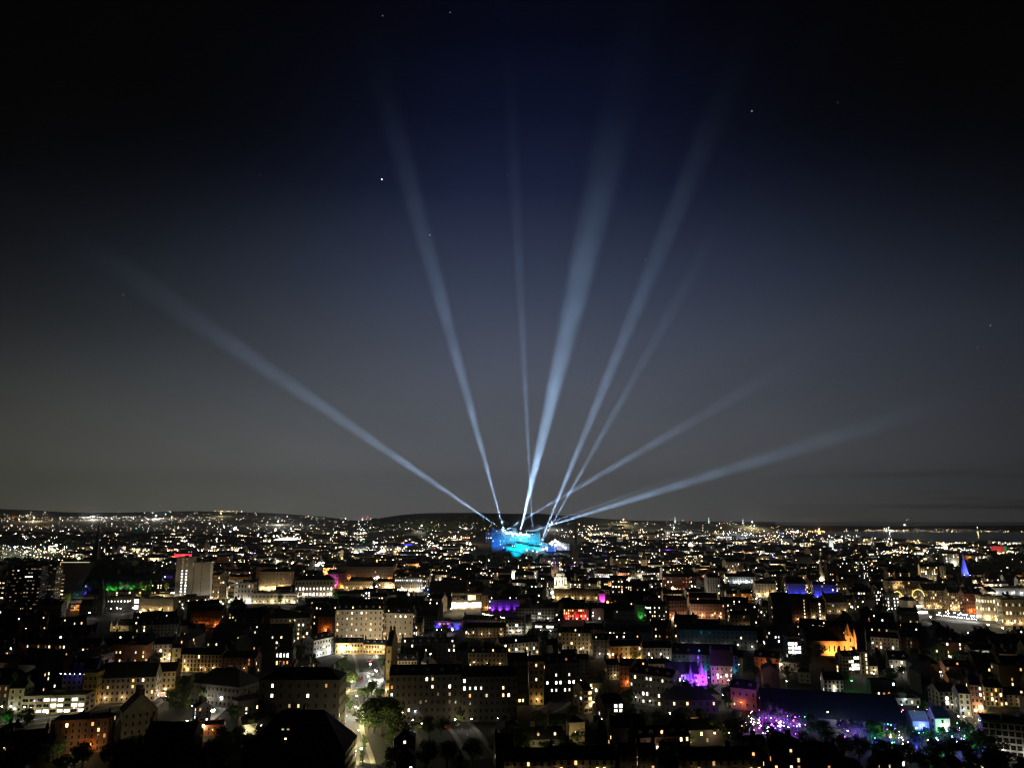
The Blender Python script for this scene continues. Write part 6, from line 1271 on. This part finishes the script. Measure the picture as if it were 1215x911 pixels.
# ------------------------------------------------------------------ the misty night air, with lamps added to light it
def district_glow():
    """strong lamps added among the far lights to make haze and hillside glow"""
    for i, (x, y, c_, pw, lb) in enumerate(((40, 618, 'warm', 1.0, 'first group from the left edge'), (110, 616, 'white', 1.4, 'broad white group under the green dots'), (185, 615, 'white', 1.3, 'group beside the distant red mast'), (262, 612, 'yellow', .5, 'yellow group on the far left ridge'),
            (330, 622, 'white', 1.2, 'group beyond the brilliantly lit shed'), (430, 617, 'white', 2.2, 'group behind the red lamps at the hill foot'), (345, 634, 'white', .5, 'group at the brilliantly lit shed'), (447, 656, 'cool', .16, 'cool group beyond the white steeple'), (540, 645, 'warm', .3, 'warm group left of the castle'),
            (500, 630, 'white', .12, 'group on the lower slope of the wooded hill'), (720, 640, 'white', .4, 'group right of the dark gothic spire'), (740, 622, 'yellow', .25, 'yellow group on the hill shoulder'), (800, 632, 'white', .5, 'group under the first bridge tower'), (885, 642, 'cool', .5, 'cool group by the coast'),
            (893, 625, 'yellow', .55, 'group glowing behind the hill end'), (972, 631, 'orange', 1.0, 'orange group by the water'), (1055, 629, 'white', .05, 'group on the far shore'), (1160, 629, 'yellow', .04, 'second group on the far shore'), (1090, 648, 'yellow', .35, 'group on the near shore'), (655, 627, 'white', .12, 'group on the slope behind the castle'))):
        p = G(x, y)
        t = thing('haze_lamp', 'haze lamp added over the ' + lb, 'added haze lamp', p, 0, 'lamps added to light the far haze'); s = 1 / ppm(p.y)
        mb = MB(); mb.tube((0, 0, -1), (0, 0, 32), .7, .4, 6); mb.build('mast_pole', METAL, t); mb = MB(); mb.octa((0, 0, 33), (.25 if x > 1000 else .5) * s); mb.build('lamp_head', L_WARM if c_ in ('yellow', 'warm', 'orange') else L_WHT, t)
        lamp('POINT', c_, pw * 4.2e6 * GLOW, (0, 0, 38 + .6 * s), t, rad=4)  # added source that makes the far haze glow
GLOW = .7
district_glow()
def haze_box():
    mb = MB(); mb.box(-30000, 30000, -500, 27000, -90, 1500); m = bpy.data.materials.new('haze_air'); m.use_nodes = True; n = m.node_tree.nodes; l = m.node_tree.links; n.clear()
    v = n.new('ShaderNodeVolumePrincipled'); v.inputs['Density'].default_value = 2.0e-5; v.inputs['Color'].default_value = (.74, .85, 1, 1); v.inputs['Anisotropy'].default_value = 0.2
    o = n.new('ShaderNodeOutputMaterial'); l.new(v.outputs[0], o.inputs['Volume'])
    tag(mb.build('haze', m), kind='stuff')
haze_box()
